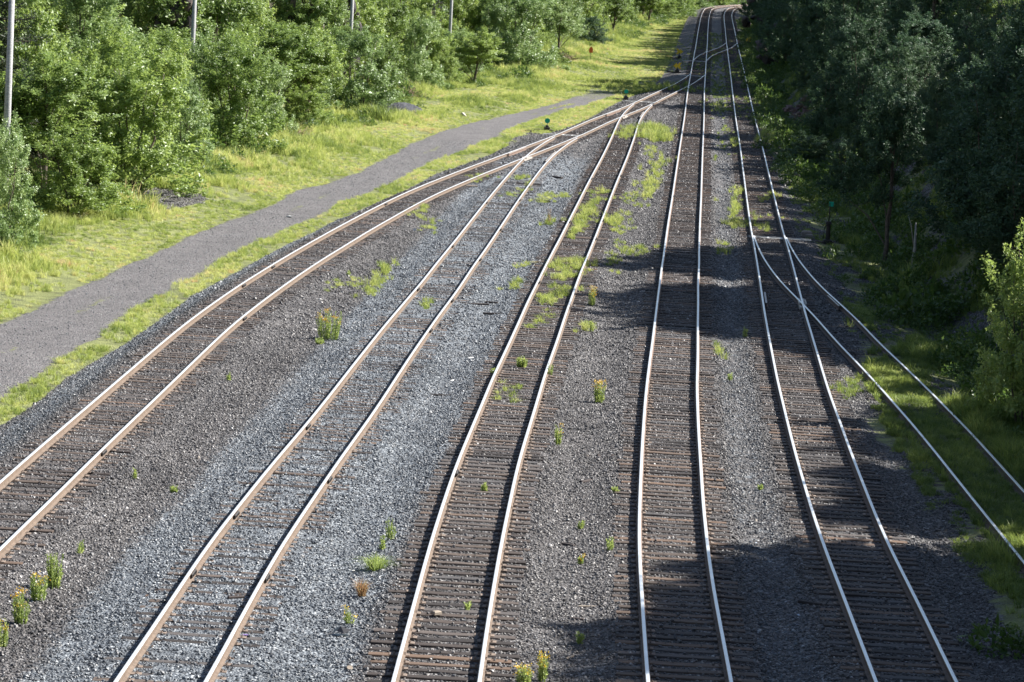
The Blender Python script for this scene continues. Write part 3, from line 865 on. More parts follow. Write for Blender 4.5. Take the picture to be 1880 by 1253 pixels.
def crown_mesh(name, seed, H, R, z0, nclump, per, leaf, matl, lobes=5, droop=-.1, spread=.29, top=.5, inner=.35):
    """a crown made of leafy shoots spread over several uneven lobes"""
    g = np.random.default_rng(seed)
    lob = []
    for i in range(lobes):
        a = g.uniform(0, 6.28); rr = R * g.uniform(.15, .55)
        zc = z0 + (H - z0) * g.uniform(.25, .78)
        k = 1 - .45 * abs((zc - z0) / (H - z0) - .4)
        lob.append((rr * math.cos(a), rr * math.sin(a), zc, R * g.uniform(.42, .66) * k, (H - z0) * g.uniform(.2, .32)))
    lob.append((0, 0, z0 + (H - z0) * .42, R * .72, (H - z0) * .42))
    lob.append((g.normal(0, .1) * R, g.normal(0, .1) * R, z0 + (H - z0) * .72, R * .46, (H - z0) * .30))
    if z0 < .5:                                       # bushes are leafy down to the ground
        for i in range(7):
            a = i * .9 + g.uniform(-.3, .3); rr = R * g.uniform(.35, .68)
            lob.append((rr * math.cos(a), rr * math.sin(a), H * g.uniform(.08, .2), R * g.uniform(.45, .58), H * .19))
    lob = np.array(lob)
    C, T = [], []
    k = g.integers(0, len(lob), nclump)
    d = g.normal(size=(nclump, 3)); d /= np.linalg.norm(d, axis=1, keepdims=True)
    d[:, 2] = np.where(d[:, 2] < -.5, -d[:, 2], d[:, 2])
    rad = g.uniform(inner, 1.0, nclump) ** .55 * (1 + g.normal(0, .1, nclump))
    C = lob[k, :3] + d * rad[:, None] * np.stack([lob[k, 3], lob[k, 3], lob[k, 4]], 1)
    C[:, 2] = np.maximum(C[:, 2], z0 + .1 * g.random(nclump))
    # each shoot: a short twig outwards and up, leaves along it
    out = d.copy(); out[:, 2] = out[:, 2] * .4 + .55; out += g.normal(0, .35, (nclump, 3))
    out /= np.linalg.norm(out, axis=1, keepdims=True)
    tlen = g.uniform(.5, 1.15, nclump) * spread * 2.0
    t = g.uniform(-.5, 1, (nclump, per))
    P = C[:, None] + out[:, None] * (t * tlen[:, None])[..., None] + g.normal(0, spread * .36, (nclump, per, 3))
    ct = g.random(nclump)
    tint = np.clip(.55 * ct[:, None] + .45 * g.random((nclump, per)), 0, 1)
    P = P.reshape(-1, 3); tint = tint.ravel()
    n = len(P)
    D = g.normal(size=(n, 3)); D[:, 2] = D[:, 2] * .6 + droop
    O = P - np.array([0, 0, z0 + (H - z0) * .35]); O[:, :2] *= 1.3; O /= np.linalg.norm(O, axis=1, keepdims=True); O[:, 2] += .45
    V, Fc = leaves(P, D, leaf * g.lognormal(0, .25, n), g=g, face=O)
    return new_mesh(name, V, Fc, [matl], tint=np.repeat(tint, 2)), C

def trunk_mesh(name, seed, H, R, z0, C, base, matl, stems=1):
    g = np.random.default_rng(seed + 500)
    b = MB()
    for s in range(stems):
        a = g.uniform(0, 6.28)
        lean = R * (.12 if stems == 1 else .4)
        tip = Vector((lean * math.cos(a), lean * math.sin(a), H * g.uniform(.72, .86)))
        foot = Vector((0 if stems == 1 else .22 * math.cos(a), 0 if stems == 1 else .22 * math.sin(a), -.4))
        pts, rad = [], []
        for t in np.linspace(0, 1, 7):
            p = foot.lerp(tip, t); w = math.sin(t * 3.1) * .12 * R * .5
            pts.append(p + Vector((g.normal(0, .06), g.normal(0, .06), 0)) * (t > 0) + Vector((w * math.sin(a), -w * math.cos(a), 0)))
            rad.append(base * (1 - .82 * t) * (1.25 if t == 0 else 1) / (1 if stems == 1 else 1.5))
        b.tube(pts, rad, 7)
        for c in C[g.choice(len(C), 9 if stems == 1 else 4, replace=False)]:
            c = Vector(c)
            t = min(.9, max(.15, (c.z - .28 * H) / (H * .95)))
            i = min(5, int(t * 6)); st = pts[i].lerp(pts[i + 1], t * 6 - i)
            mid = st.lerp(c, .5) + Vector((0, 0, .1 * (c - st).length))
            r = base * (1 - .8 * t) * .42 / (1 if stems == 1 else 1.4)
            b.tube([st, mid, c], [r, r * .6, r * .18], 5, cap=False)
    return b.mesh(name, [matl], smooth=True)

class Kind:
    def __init__(s, seed, H, R, z0, nclump, per, leaf, matl, bark='bark', base=.13, stems=1, **k):
        s.H, s.R = H, R
        s.crown, C = crown_mesh('crown', seed, H, R, z0, nclump, per, leaf, M[matl], **k)
        s.trunk = trunk_mesh('trunk', seed, H, R, z0, C, base, M[bark], stems)

def pine_kind(seed, H=9.0):
    g = np.random.default_rng(seed)
    b = MB(); P, D, T = [], [], []
    b.tube([(0, 0, -.4), (.05, 0, H * .5), (0, .05, H)], [.2, .12, .02], 8)
    z = 1.2
    while z < H - .3:
        ln = (1 - (z / H) ** 1.3) * 2.6 + .25
        for i in range(6):
            a = g.uniform(0, 6.28); l_ = ln * g.uniform(.7, 1.1)
            e = Vector((math.cos(a) * l_, math.sin(a) * l_, l_ * .22))
            b.tube([(0, 0, z), (e.x * .5, e.y * .5, z + e.z * .3), (e.x, e.y, z + e.z)], [.035, .025, .008], 5, cap=False)
            n = int(150 * l_)
            t = g.uniform(.2, 1.05, n)
            p = np.outer(t, np.array(e)) * 1.0; p[:, 2] = z + e.z * t * t
            p += g.normal(0, .16, (n, 3)) * (1.1 - .5 * t)[:, None]
            P.append(p); d = g.normal(size=(n, 3)) + np.array(e) * .5; d[:, 2] += .5; D.append(d)
            T.append(np.full(n, g.random()) * .6 + g.random(n) * .4)
        z += g.uniform(.42, .6)
    P, D, T = np.concatenate(P), np.concatenate(D), np.concatenate(T)
    V, Fc = leaves(P, D, g.uniform(.14, .24, len(P)), .2, .1, g)
    k = Kind.__new__(Kind)
    k.H, k.R = H, 2.6
    k.crown = new_mesh('crown', V, Fc, [M['needle']], tint=np.repeat(T, 2)); k.trunk = b.mesh('trunk', [M['bark']], True)
    return k

KB = [Kind(11, 7.0, 3.0, .15, 205, 105, 0.153, 'leaf_bright', stems=4, base=.1, lobes=8),
      Kind(12, 7.0, 2.8, .15, 205, 105, 0.148, 'leaf_grey', stems=3, base=.1, lobes=7, droop=-.25),
      Kind(13, 7.0, 3.0, .2, 205, 105, 0.153, 'leaf_mid', stems=4, base=.1, lobes=9)]
KS = [Kind(21, 2.2, 1.5, .05, 70, 75, .10, 'leaf_bright', stems=4, base=.04, lobes=5, spread=.2),
      Kind(22, 2.2, 1.5, .05, 70, 75, .09, 'leaf_mid', stems=4, base=.04, lobes=5, spread=.2)]
KT = [Kind(31, 9.0, 3.0, 1.6, 205, 105, 0.158, 'leaf_mid', base=.17, lobes=7),
      Kind(32, 9.0, 2.7, 2.0, 205, 105, 0.158, 'leaf_bright', base=.15, lobes=6),
      Kind(33, 9.0, 3.0, 1.4, 205, 105, 0.148, 'leaf_grey', base=.16, lobes=7)]
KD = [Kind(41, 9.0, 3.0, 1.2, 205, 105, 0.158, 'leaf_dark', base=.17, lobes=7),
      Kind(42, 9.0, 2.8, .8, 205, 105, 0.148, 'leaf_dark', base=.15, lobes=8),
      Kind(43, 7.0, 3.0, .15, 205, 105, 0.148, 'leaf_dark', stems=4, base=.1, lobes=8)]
KP = pine_kind(61)

# what the photograph lets one see between the trees of the wood: pixel span, how far down, how far off
WINDOWS = [(-5, 30, 222, 146), (55, 130, 95, 160), (285, 330, 52, 214), (345, 366, 58, 208), (540, 612, 42, 255), (636, 655, 48, 262), (775, 800, 18, 330), (818, 837, 52, 318)]
def window_top(x, y, h, w, z):
    """lowers a tree so that it does not hide what shows above it in the photograph"""
    u, v = proj(x, y, z + h); hw = w * .42 * F_PX / y
    for a, b, vv, far in WINDOWS:
        if y < far and u + hw > a and u - hw < b and v < vv:
            h = min(h, max(.5, h - (vv - v) * y / F_PX)); u, v = proj(x, y, z + h)
    return h
def plant(name, kind, x, y, h, w, label, cat, group=None, rz=None, z=None, bark=None):
    z = float(ground_z(x, y)) if z is None else z
    r = obj(name, None, loc=(x, y, z - .05), rotz=rng.uniform(0, 6.28) if rz is None else rz)
    r.scale = (w / (2 * kind.R), w / (2 * kind.R), h / kind.H)
    tag(r, label, cat, group)
    obj('trunk', kind.trunk, r); obj('crown', kind.crown, r)
    return r

def by_pixel(u, v):
    """ground point under pixel (u, v), with the terrain's own height"""
    z = -.3
    for _ in range(6):
        p = W(u, v, z); z = float(ground_z(p[0], p[1]))
    return float(p[0]), float(p[1]), z
def px_per_m(y): return F_PX / y

# the front of the wood by the gravel road, one by one
FRONT = [  # u, base v, height px, width px, kind, name, label
    (2, 470, 250, 130, KB[1], 'broadleaf_bush', 'pale green bush with glinting leaves in front of the nearest utility pole'),
    (125, 405, 170, 200, KB[0], 'broadleaf_bush', 'rounded low bush standing forward of the big pale tree, right of the nearest utility pole'),
    (232, 362, 270, 250, KB[0], 'broadleaf_tree', 'largest pale green tree, broad and bushy to the ground, at the front of the wood'),
    (335, 318, 170, 110, KB[1], 'broadleaf_bush', 'silvery bush at the right foot of the largest pale green tree'),
    (420, 282, 215, 190, KB[2], 'broadleaf_tree', 'round grey green tree with a dark flank just right of the largest pale green tree'),
    (362, 268, 205, 110, KB[1], 'broadleaf_tree', 'silvery tree standing right before the second utility pole'),
    (490, 262, 150, 90, KB[1], 'broadleaf_bush', 'small silvery bush between the round grey green tree and the heap of dead brush'),
    (556, 236, 80, 110, KB[0], 'broadleaf_bush', 'low bright green bush right behind the heap of dead brush'),
    (560, 222, 165, 130, KT[1], 'broadleaf_tree', 'yellow green tree rising over the low bright bush'),
    (655, 212, 165, 140, KB[1], 'broadleaf_tree', 'silvery leaved tree just left of the black gravel mound'),
    (705, 195, 120, 90, KB[2], 'broadleaf_tree', 'dark green tree right behind the black gravel mound'),
    (765, 168, 140, 90, KB[1], 'broadleaf_tree', 'narrow silvery tree between the black gravel mound and the fourth utility pole'),
    (818, 158, 65, 60, KB[0], 'broadleaf_bush', 'small green bush at the left foot of the cone shaped tree'),
    (868, 158, 105, 105, KT[1], 'broadleaf_tree', 'cone shaped bright tree standing alone at the edge of the grass'),
    (958, 134, 150, 130, KB[1], 'broadleaf_tree', 'broad grey green tree right of the cone shaped tree'),
    (1025, 102, 115, 90, KT[2], 'broadleaf_tree', 'tall grey green tree behind the orange marker'),
    (1088, 84, 55, 62, KD[2], 'broadleaf_bush', 'dark rounded bush just above the orange marker'),
    (1125, 66, 90, 80, KT[0], 'broadleaf_tree', 'mid green tree where the grass verge narrows, beyond the orange marker'),
    (1222, 36, 40, 62, KB[0], 'broadleaf_bush', 'pale green bush where the verge ends beside the farthest ballast'),
    (1256, 26, 34, 50, KB[2], 'broadleaf_bush', 'round bush close left of the main track at the far bend'),
    (1287, 15, 24, 44, KB[1], 'broadleaf_bush', 'silvery bush at the outside of the far bend'),
    (1325, 5, 20, 60, KB[0], 'broadleaf_bush', 'bright bush behind the sunlit ballast of the far bend'),
    (1362, 1, 20, 50, KB[2], 'broadleaf_bush', 'green bush at the right end of the sunlit far bend'),
    (1190, 44, 70, 70, KT[1], 'broadleaf_tree', 'bright tree at the far end of the grass verge'),
]
for u, v, hp, wp, kd, nm, lab in FRONT:
    x, y, z = by_pixel(u, v)
    k = px_per_m(y)
    plant(nm, kd, x, y + wp / k * .35, hp / k if u < 60 else window_top(x, y + wp / k * .35, hp / k, wp / k, z), wp / k * 1.08, lab, 'bush' if nm.endswith('bush') else 'tree', 'front of the wood by the gravel road')
# the pines at the top of the wood
x, y, z = by_pixel(70, 400)
plant('pine_tree', KP, x - 4.0, y + 16, 10, 7.5, 'dark pine with bare lower twigs behind the largest pale green tree', 'pine tree')
for look, kinds in (('bright', (KB[0], KT[1], KS[0])), ('silver', (KB[1], KT[2])), ('mid', (KB[2], KT[0])), ('dark', (KD[0], KD[1])), ('low', (KD[2], KS[1]))):
    for kd in kinds: kd.look = look
LABELS = {(-1, 'bright'): 'bright green tree in the crowded wood left of the gravel road', (-1, 'silver'): 'silvery grey green tree in the crowded wood left of the gravel road',
          (-1, 'mid'): 'mid green tree in the crowded wood left of the gravel road', (1, 'dark'): 'tall dark green tree crowded on the shaded bank beside the main tracks',
          (1, 'low'): 'low dark bush crowded on the shaded bank beside the main tracks', (1, 'mid'): 'mid green tree among the dark ones on the shaded bank',
          (1, 'bright'): 'small bright green bush among the dark trees on the shaded bank'}
# the wood behind, which nobody could tell apart tree by tree
def wood(side, rows, ymin, ymax, step, kinds, name, label, group, cap):
    n = 0
    for d in rows:
        y = ymin + rng.uniform(0, step)
        while y < ymax and n < cap:
            st = step * (1 + y / 500.)
            yy = y + rng.normal(0, st * .18)
            dd = d + rng.normal(0, 1.0) + (2.0 if side > 0 and yy < 105 else 0)
            if side < 0 and d < 5: dd -= 3.2 * float(smoothstep(560, 660, yy))
            x = (float(wood_l(yy)) - dd) if side < 0 else (float(wood_r(yy)) + dd)
            h = rng.uniform(6.5, 10.5) * (.78 if d < 5 else 1) * (1 + yy / 2500.)
            kd = kinds[rng.integers(len(kinds))]
            w = h * rng.uniform(.62, .85)
            ok = True
            if side < 0:
                h = window_top(x, yy, h, w, float(ground_z(x, yy))); ok = h > 2.2
                w = min(w, h * 1.1)
            if side > 0:
                z = float(ground_z(x, yy))
                a = float(allowed(x, yy, w * .16)) - z
                h = min(h, a) if d < 9 else min(a, 13.5)
                ok = h > 1.8
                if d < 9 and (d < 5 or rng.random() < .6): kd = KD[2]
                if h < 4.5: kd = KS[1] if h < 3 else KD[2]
                w = max(h * rng.uniform(.75, 1.0), 2.2)
            if ok and abs(x) < .157 * yy + 30 and (side > 0 or abs(x) < .157 * yy + 3):
                plant(name, kd, x, yy, h, w, LABELS[(side, kd.look)], 'tree', group); n += 1
            y += st
    print(name, n)
    return n
n1 = wood(-1, (4.5, 9.0, 14.5, 21.0), 118, 880, 5.4, KB + KT + [KT[0], KB[0]], 'woodland_tree', 'green broadleaf tree in the crowded wood behind the front row, left of the tracks', 'trees of the wood left of the tracks', 215)
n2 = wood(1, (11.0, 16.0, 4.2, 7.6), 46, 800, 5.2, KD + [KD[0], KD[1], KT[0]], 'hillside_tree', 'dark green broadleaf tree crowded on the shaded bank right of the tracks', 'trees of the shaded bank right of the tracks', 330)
print('woods', n1, n2)
wood(1, (10.0, 13.0, 16.0, 20.0), 43, 74, 2.6, KD, 'hillside_tree', '', 'trees of the shaded bank right of the tracks', 60)  # extra trees out of view, added only to throw shade over the nearest tracks
# trees of the shaded bank that stand out
for u, v, hp, wp, kd, lab in (
        (1893, 530, 400, 210, KB[0], 'sunlit yellow green tree leaning in at the right edge before the dark bank'),
        (1632, 330, 330, 150, KD[0], 'tall tree on the shaded bank whose top catches the sun'),
        (1560, 300, 130, 110, KD[2], 'rounded bush at the foot of the shaded bank beside the red rocks'),
        (1490, 305, 60, 110, KD[2], 'low spreading bush nearest the main track at the foot of the shaded bank')):
    x, y, z = by_pixel(u, v); k = px_per_m(y)
    plant('broadleaf_tree', kd, x, y, hp / k, wp / k * 1.1, lab, 'tree')

# ------------------------------------------------------------------ grass and undergrowth (stuff)
def tuft_mesh(i, nb=26, h=.5, r=.16, w=.011, matl='grass', lean=.35):
    g = np.random.default_rng(200 + i)
    V, Fc = [], []
    for b in range(nb):
        a, rr = g.uniform(0, 6.28), r * math.sqrt(g.random())
        p = np.array([rr * math.cos(a), rr * math.sin(a), -.03])
        d = g.normal(0, lean, 2); hh = h * g.uniform(.55, 1.1)
        s = np.array([math.cos(a + 1.2), math.sin(a + 1.2), 0]) * w * g.uniform(.7, 1.3)
        m = p + np.array([d[0] * hh * .35, d[1] * hh * .35, hh * .6]); t = p + np.array([d[0] * hh, d[1] * hh, hh * (1 - .3 * np.hypot(*d))])
        o = len(V)
        V += [p - s, p + s, m + s * .7, m - s * .7, t]
        Fc += [(o, o + 1, o + 2), (o, o + 2, o + 3), (o + 3, o + 2, o + 4)]
    return new_mesh('tuft', np.array(V), np.array(Fc), [M[matl]], tint=np.zeros(len(Fc)))
TUFTS = [tuft_mesh(i) for i in range(5)]

def grass(name, x, y, h, tint, spread=1.0):
    n = len(x)
    z = ground_z(x, y)
    rot = np.zeros((n, 3)); rot[:, 2] = rng.uniform(0, 6.28, n); rot[:, :2] = rng.normal(0, .08, (n, 2))
    hh = h * rng.lognormal(0, .22, n) / .5
    return scatter(name, np.stack([x, y, z], 1), TUFTS, rot, np.stack([np.maximum(hh, .85) * spread, np.maximum(hh, .85) * spread, hh], 1), rng.integers(0, 5, n), dict(tint=np.clip(tint, 0, 1)))
def field(n, ya, yb):
    y = np.sqrt(rng.uniform(ya * ya, yb * yb, n)); x = rng.uniform(-.175, .175, n) * y
    return x, y
# left verge and the strip beside the road
x, y = field(620000, 75, 640)
mk = masks(x, y)
near_wood = x - wood_l(y)
bare = fbm(x * .42 + 70, y * .2)
sel = (mk['grass'] > .5 + .25 * rng.random(len(x))) & ((bare < .66) | (rng.random(len(x)) < .12)) & (x < ci(BALLAST_L, y)) & (near_wood > -5) & (rng.random(len(x)) < np.where(y < 330, 1.0, .8))
x, y, near_wood = x[sel], y[sel], near_wood[sel]
droad = np.minimum(np.abs(x - ci(ROAD_U, y)), np.abs(x - ci(ROAD_L, y)))
strip = x > ci(ROAD_L, y)
tall = fbm(x * .22, y * .12 + 7)
h = np.where(strip, .11 + .14 * tall, .09 + .55 * smoothstep(.5, 4.5, droad) * smoothstep(.36, .78, tall) + .1 * tall)
h = np.where(near_wood < 2.0, h + .25, h)
t = .56 + 1.15 * (fbm(x * .3 + 30, y * .16) - .5) + rng.normal(0, .14, len(x)) + np.where(strip, .05, 0) - .22 * smoothstep(3.0, .5, near_wood)
orange = fbm(x * .12 + 3, y * .1 + 40)
t = np.where(~strip & (orange > .66), t + .25, t)
t = np.where(strip & (y < 100), t + .12, t)
grass('verge_grass', x, y, h, t)
# right: weeds along the foot of the bank, the overgrown siding
x, y = field(300000, 52, 620)
x1, y1 = field(60000, 52, 125)
x, y = np.concatenate([x, x1]), np.concatenate([y, y1])
xr = ci(GRASS_R, y); d = x - xr; dF = np.abs(x - tx('F', y))
patch = fbm(x * .5 + 60, y * .22)
inF = in_track('F', y) & (dF < 1.0)
sel = (d > np.where(y < 112, .5 + .9 * (fbm(x * .8, y * .5) - .3), -.4)) & (x < wood_r(y) + 6) & ((patch > .49) | (rng.random(len(x)) < .13) | (inF & (y < 108)))
sel &= ~(in_track('F', y) & (np.abs(dF - G) < .09)) & ~(in_track('E', y) & (np.abs(x - tx('E', y)) < 1.35)) & ~(inF & (y > 112) & (rng.random(len(x)) < .9))
x, y, d, inF, patch = x[sel], y[sel], d[sel], inF[sel], patch[sel]
wild = fbm(x * .9 + 17, y * .5)
h = np.where(inF, .09 + .24 * wild, .14 + .42 * smoothstep(.4, .75, patch) * smoothstep(0, 2, d))
grass('bank_grass', x, y, h, .14 + .5 * (patch - .4) + np.where(inF, .06, 0) + .3 * (wild - .5) + rng.normal(0, .09, len(x)))
# between the rails and tracks: strips of grass where the photograph shows them
def strip_grass(u0, v0, u1, v1, w, n, h, t0=.5, hump=1.0):
    a, b = W(u0, v0), W(u1, v1)
    n = int(n * .24) if w < 1 else n; w = w * 1.3; h = h * .8
    k = rng.random(n); s = np.clip(vnoise(k * 9 + u0, k * 0 + v0) * 1.6, .3, 1)
    p = a + (b - a) * k[:, None]
    return p[:, 0] + rng.normal(0, w, n) * s, p[:, 1] + rng.normal(0, .4, n), np.full(n, h), np.full(n, t0)
SG = [strip_grass(*q) for q in (
    (1050, 440, 1108, 345, .28, 420, .34), (1060, 425, 1085, 380, .3, 200, .42, .58), (1030, 500, 1062, 478, .34, 260, .36), (1022, 512, 1050, 505, .3, 160, .34, .58),
    (1000, 560, 1030, 525, .3, 200, .3), (975, 605, 1010, 570, .25, 70, .22), (1145, 255, 1160, 232, .32, 240, .45), (1190, 258, 1205, 232, .55, 420, .8, .45),
    (1215, 250, 1222, 240, .4, 120, .5), (1195, 290, 1200, 262, .3, 90, .4), (1150, 375, 1190, 330, .5, 220, .35), (1190, 360, 1212, 290, .32, 320, .45, .58),
    (1125, 415, 1140, 390, .3, 150, .4, .55), (1130, 425, 1150, 412, .4, 90, .25, .62), (1110, 500, 1150, 440, .35, 110, .3), (1165, 465, 1180, 450, .3, 80, .3),
    (1345, 420, 1352, 345, .22, 240, .38, .55), (1350, 415, 1358, 405, .28, 110, .3, .66), (1385, 420, 1400, 395, .3, 60, .35), (1400, 425, 1412, 415, .25, 40, .3), (1325, 465, 1330, 445, .25, 60, .35),
    (1405, 375, 1420, 355, .35, 70, .35), (1316, 205, 1322, 190, .6, 140, .5, .55), (1405, 262, 1430, 245, .45, 240, .6, .52), (1345, 270, 1350, 255, .3, 50, .5),
    (690, 520, 715, 480, .22, 130, .4), (620, 525, 645, 505, .35, 70, .2), (675, 540, 690, 515, .2, 60, .3), (750, 400, 790, 380, .4, 120, .25), (775, 420, 800, 400, .4, 60, .25), (865, 335, 885, 320, .3, 90, .25),
    (995, 370, 1025, 355, .4, 160, .3, .6), (960, 355, 975, 335, .2, 50, .25), (955, 330, 965, 325, .3, 60, .3), (925, 362, 945, 355, .2, 40, .25), (1005, 415, 1012, 400, .2, 50, .4), (940, 527, 945, 515, .15, 60, .34),
    (780, 565, 788, 550, .15, 40, .3), (1075, 615, 1078, 595, .14, 40, .3), (955, 485, 975, 480, .25, 50, .16, .6), (1548, 730, 1582, 690, .22, 130, .26, .3),
    (1100, 140, 1215, 166, 2.2, 300, .6, .5), (935, 745, 942, 700, .25, 50, .22), (1320, 650, 1316, 635, .08, 25, .3),
    (1308, 60, 1322, 180, 1.2, 900, .2, .25), (1325, 190, 1338, 300, .7, 260, .3, .35), (1225, 60, 1235, 128, 1.5, 700, .2, .3), (1370, 90, 1402, 210, 1.6, 900, .35, .3))]
x, y, h, t = [np.concatenate(q) for q in zip(*SG)]
grass('track_grass', x, y, h, t + rng.normal(0, .1, len(x)))
# leafy low growth along the wood and all over the shaded bank
def bush_lump(i, mk_):
    g = np.random.default_rng(300 + i)
    n = 260
    d = g.normal(size=(n, 3)); d /= np.linalg.norm(d, axis=1, keepdims=True); d[:, 2] = np.abs(d[:, 2])
    P = d * (g.uniform(.3, 1, n) ** .5)[:, None] * np.array([.5, .5, .55]); D = g.normal(size=(n, 3)); D[:, 2] += .2
    V, Fc = leaves(P, D, .1 * g.lognormal(0, .3, n), g=g)
    return new_mesh('lump', V, Fc, [M[mk_]], tint=np.repeat(g.random(n), 2))
LUMPS = [bush_lump(i, 'under') for i in range(4)]
def undergrowth(name, x, y, s):
    n = len(x)
    z = ground_z(x, y)
    rot = np.zeros((n, 3)); rot[:, 2] = rng.uniform(0, 6.28, n)
    sc = s * rng.lognormal(0, .3, n)
    return scatter(name, np.stack([x, y, z - .05], 1), LUMPS, rot, np.stack([sc, sc, sc * rng.uniform(.7, 1.3, n)], 1), rng.integers(0, 4, n), dict(tint=rng.random(n)))
x, y = field(26000, 110, 620)
dl = wood_l(y) - x
sel = (dl > -.8 - 1.6 * (fbm(x * .3, y * .2) > .55)) & (dl < 26) & (rng.random(len(x)) < .75)
for P in BARE: sel &= ~in_poly(P, x, y)
x, y, sel0 = x[sel], y[sel], None
y2 = rng.uniform(600, 880, 3500); x2 = wood_l(y2) - rng.uniform(-.5, 16, 3500)
undergrowth('undergrowth', np.concatenate([x, x2]), np.concatenate([y, y2]), 1.1)
x, y = field(46000, 60, 640)
dr = x - wood_r(y)
sel = (dr > -1.0 + 3 * (rng.random(len(x)) - .6)) & (dr < 24) & (fbm(x * .25, y * .2) > .27)
sel &= ~(in_track('F', y) & (np.abs(x - tx('F', y)) < 2.0))
sel &= ~in_poly(W(*pix("1430 160 1500 140 1520 240 1450 230").T, .3), x, y)
undergrowth('undergrowth', x[sel], y[sel], 1.15)
# ------------------------------------------------------------------ switch stands, markers, poles
def place(o, u, v):
    x, y, z = by_pixel(u, v)
    o.location = (x, y, z); return o
def disc(r=.19, n=24):
    return [(r * math.cos(6.2832 * i / n), r * math.sin(6.2832 * i / n)) for i in range(n)]
def switch_stand(kind, u, v, label, h=.78, rz=0.0, flip=1):
    root = place(obj('switch_stand', None, rotz=rz), u, v)
    tag(root, label, 'switch stand', 'switch stands beside the tracks')
    b = MB(); b.box((-.35, -.2, .05), (1.5, .2, .14)); b.box((-.35, .2, .05), (1.5, .2, .14)); b.build('head_block', [M['tie']], root)
    b = MB(); b.box((0, 0, .2), (.42, .5, .18)); b.box((0, 0, .34), (.22, .26, .14)); b.tube([(0, 0, .38), (0, 0, .46)], [.09, .05], 8); b.build('base', [M['iron']], root)
    b = MB(); b.tube([(-.1, -.05, .3), (-.36, -.12, .42), (-.46, -.14, .62)], [.025, .022, .03], 6); b.build('lever', [M['white_stuff']], root)
    b = MB(); b.tube([(0, 0, .4), (0, 0, h)], [.022, .02], 8); b.build('mast', [M['iron']], root)
    b = MB()
    if kind == 'disc':
        b.prism([(x, h + .12 + z) for x, z in disc()], -.012, .012); mm = 'green_paint'
    else:
        o_ = [(1.65 * a_, 1.65 * b_) for a_, b_ in [(-.26, 0), (-.04, .2), (-.04, .1), (.04, .1), (.10, .2), (.26, .2), (.15, 0), (.26, -.2), (.10, -.2), (.04, -.1), (-.04, -.1), (-.04, -.2)]]
        b.prism([(flip * x, h + .12 + z) for x, z in (o_ if flip > 0 else o_[::-1])], -.012, .012); mm = 'yellow_paint'
    b.build('target', [M[mm]], root)
    return root
switch_stand('disc', 1004, 241, 'green disc switch stand beside the gravel patch where the two left tracks part', .62)
switch_stand('disc', 1149, 184, 'green disc switch stand with a pale lever at the tip of the grass verge', .62)
switch_stand('arrow', 1243, 134, 'yellow arrow switch stand nearer of the two left of the main track', .62, 0, 1)
switch_stand('arrow', 1247, 108, 'yellow arrow switch stand farther of the two left of the main track', .72, 0, -1)
switch_stand('arrow', 1373, 81, 'yellow arrow switch stand right of the main tracks in front of the dark rock', .45, 0, 1)

root = place(obj('switch_stand', None), 1519, 448); tag(root, 'tall black switch stand with a small green target in the weeds by the siding switch', 'switch stand', 'switch stands beside the tracks')
b = MB(); b.box((-.8, 0, .04), (2.2, .24, .16)); b.build('head_block', [M['tie']], root)
b = MB(); b.box((0, 0, .1), (.4, .4, .2)); b.tube([(0, 0, .1), (0, 0, .95)], [.12, .1], 10); b.box((0, 0, 1.0), (.26, .22, .14)); b.build('base', [M['iron']], root)
b = MB(); b.tube([(0, 0, 1.0), (0, 0, 1.95)], [.028, .024], 8); b.build('mast', [M['iron']], root)
b = MB(); b.tube([(-.02, -.1, 1.0), (-.2, -.25, .8), (-.24, -.28, .3)], [.022, .022, .03], 6); b.build('lever', [M['iron']], root)
b = MB(); b.prism([(-.04, 1.78), (.17, 1.78), (.17, 2.0), (-.04, 2.0)], -.012, .012); b.build('target', [M['green_paint']], root)

root = place(obj('trackside_marker', None), 1084, 112); tag(root, 'orange marker on a thin post in the grass beyond the road', 'marker')
b = MB(); b.tube([(0, 0, -.2), (0, 0, .95)], [.03, .025], 8); b.build('post', [M['bark']], root)
b = MB(); b.prism([(-.2, .9), (.2, .9), (.22, 1.35), (.05, 1.6), (-.05, 1.6), (-.22, 1.35)], -.02, .02); b.build('sign', [M['orange_paint']], root)

b = MB(); b.box((0, .1, .16), (.5, .35, .34), bev=.2); b.box((.1, -.15, .1), (.34, .22, .2), bev=.2)
tag(place(b.build('cable_box', [M['grey_rock']]), 1481, 437), 'pale metal box on the ballast between the siding switch and the tall black switch stand', 'box')

def pole(u, v, dist, rad, label):
    # stands behind the bushes: a point down the sight line at the given distance
    x = float(W(u, v, 1.0)[0] / W(u, v, 1.0)[1]) * dist
    z = float(ground_z(x, dist))
    root = tag(obj('utility_pole', None, loc=(x, dist, z)), label, 'utility pole', 'utility poles along the wood')
    b = MB(); b.tube([(0, 0, -.5), (0, 0, 4), (0.02, 0, 11.5)], [rad, rad * .93, rad * .72], 14); b.build('shaft', [M['pole']], root, smooth=True)
    b = MB(); b.box((0, -rad * .9, 10.7), (2.2, .1, .12)); b.build('crossarm', [M['tie']], root)
    for q in (-1, -.5, .5, 1):
        b = MB(); b.tube([(q, -rad * .9, 10.76), (q, -rad * .9, 10.92)], [.05, .03], 8); b.build('insulator', [M['iron']], root)
pole(14, 200, 146, .17, 'nearest silver grey utility pole at the left edge, rising out of the bushes')
pole(355, 50, 208, .165, 'second silver grey utility pole, standing above the round grey green tree')
pole(645, 40, 262, .16, 'third silver grey utility pole, before the dark rock face')
pole(827, 40, 318, .17, 'fourth silver grey utility pole, behind the cone shaped tree')

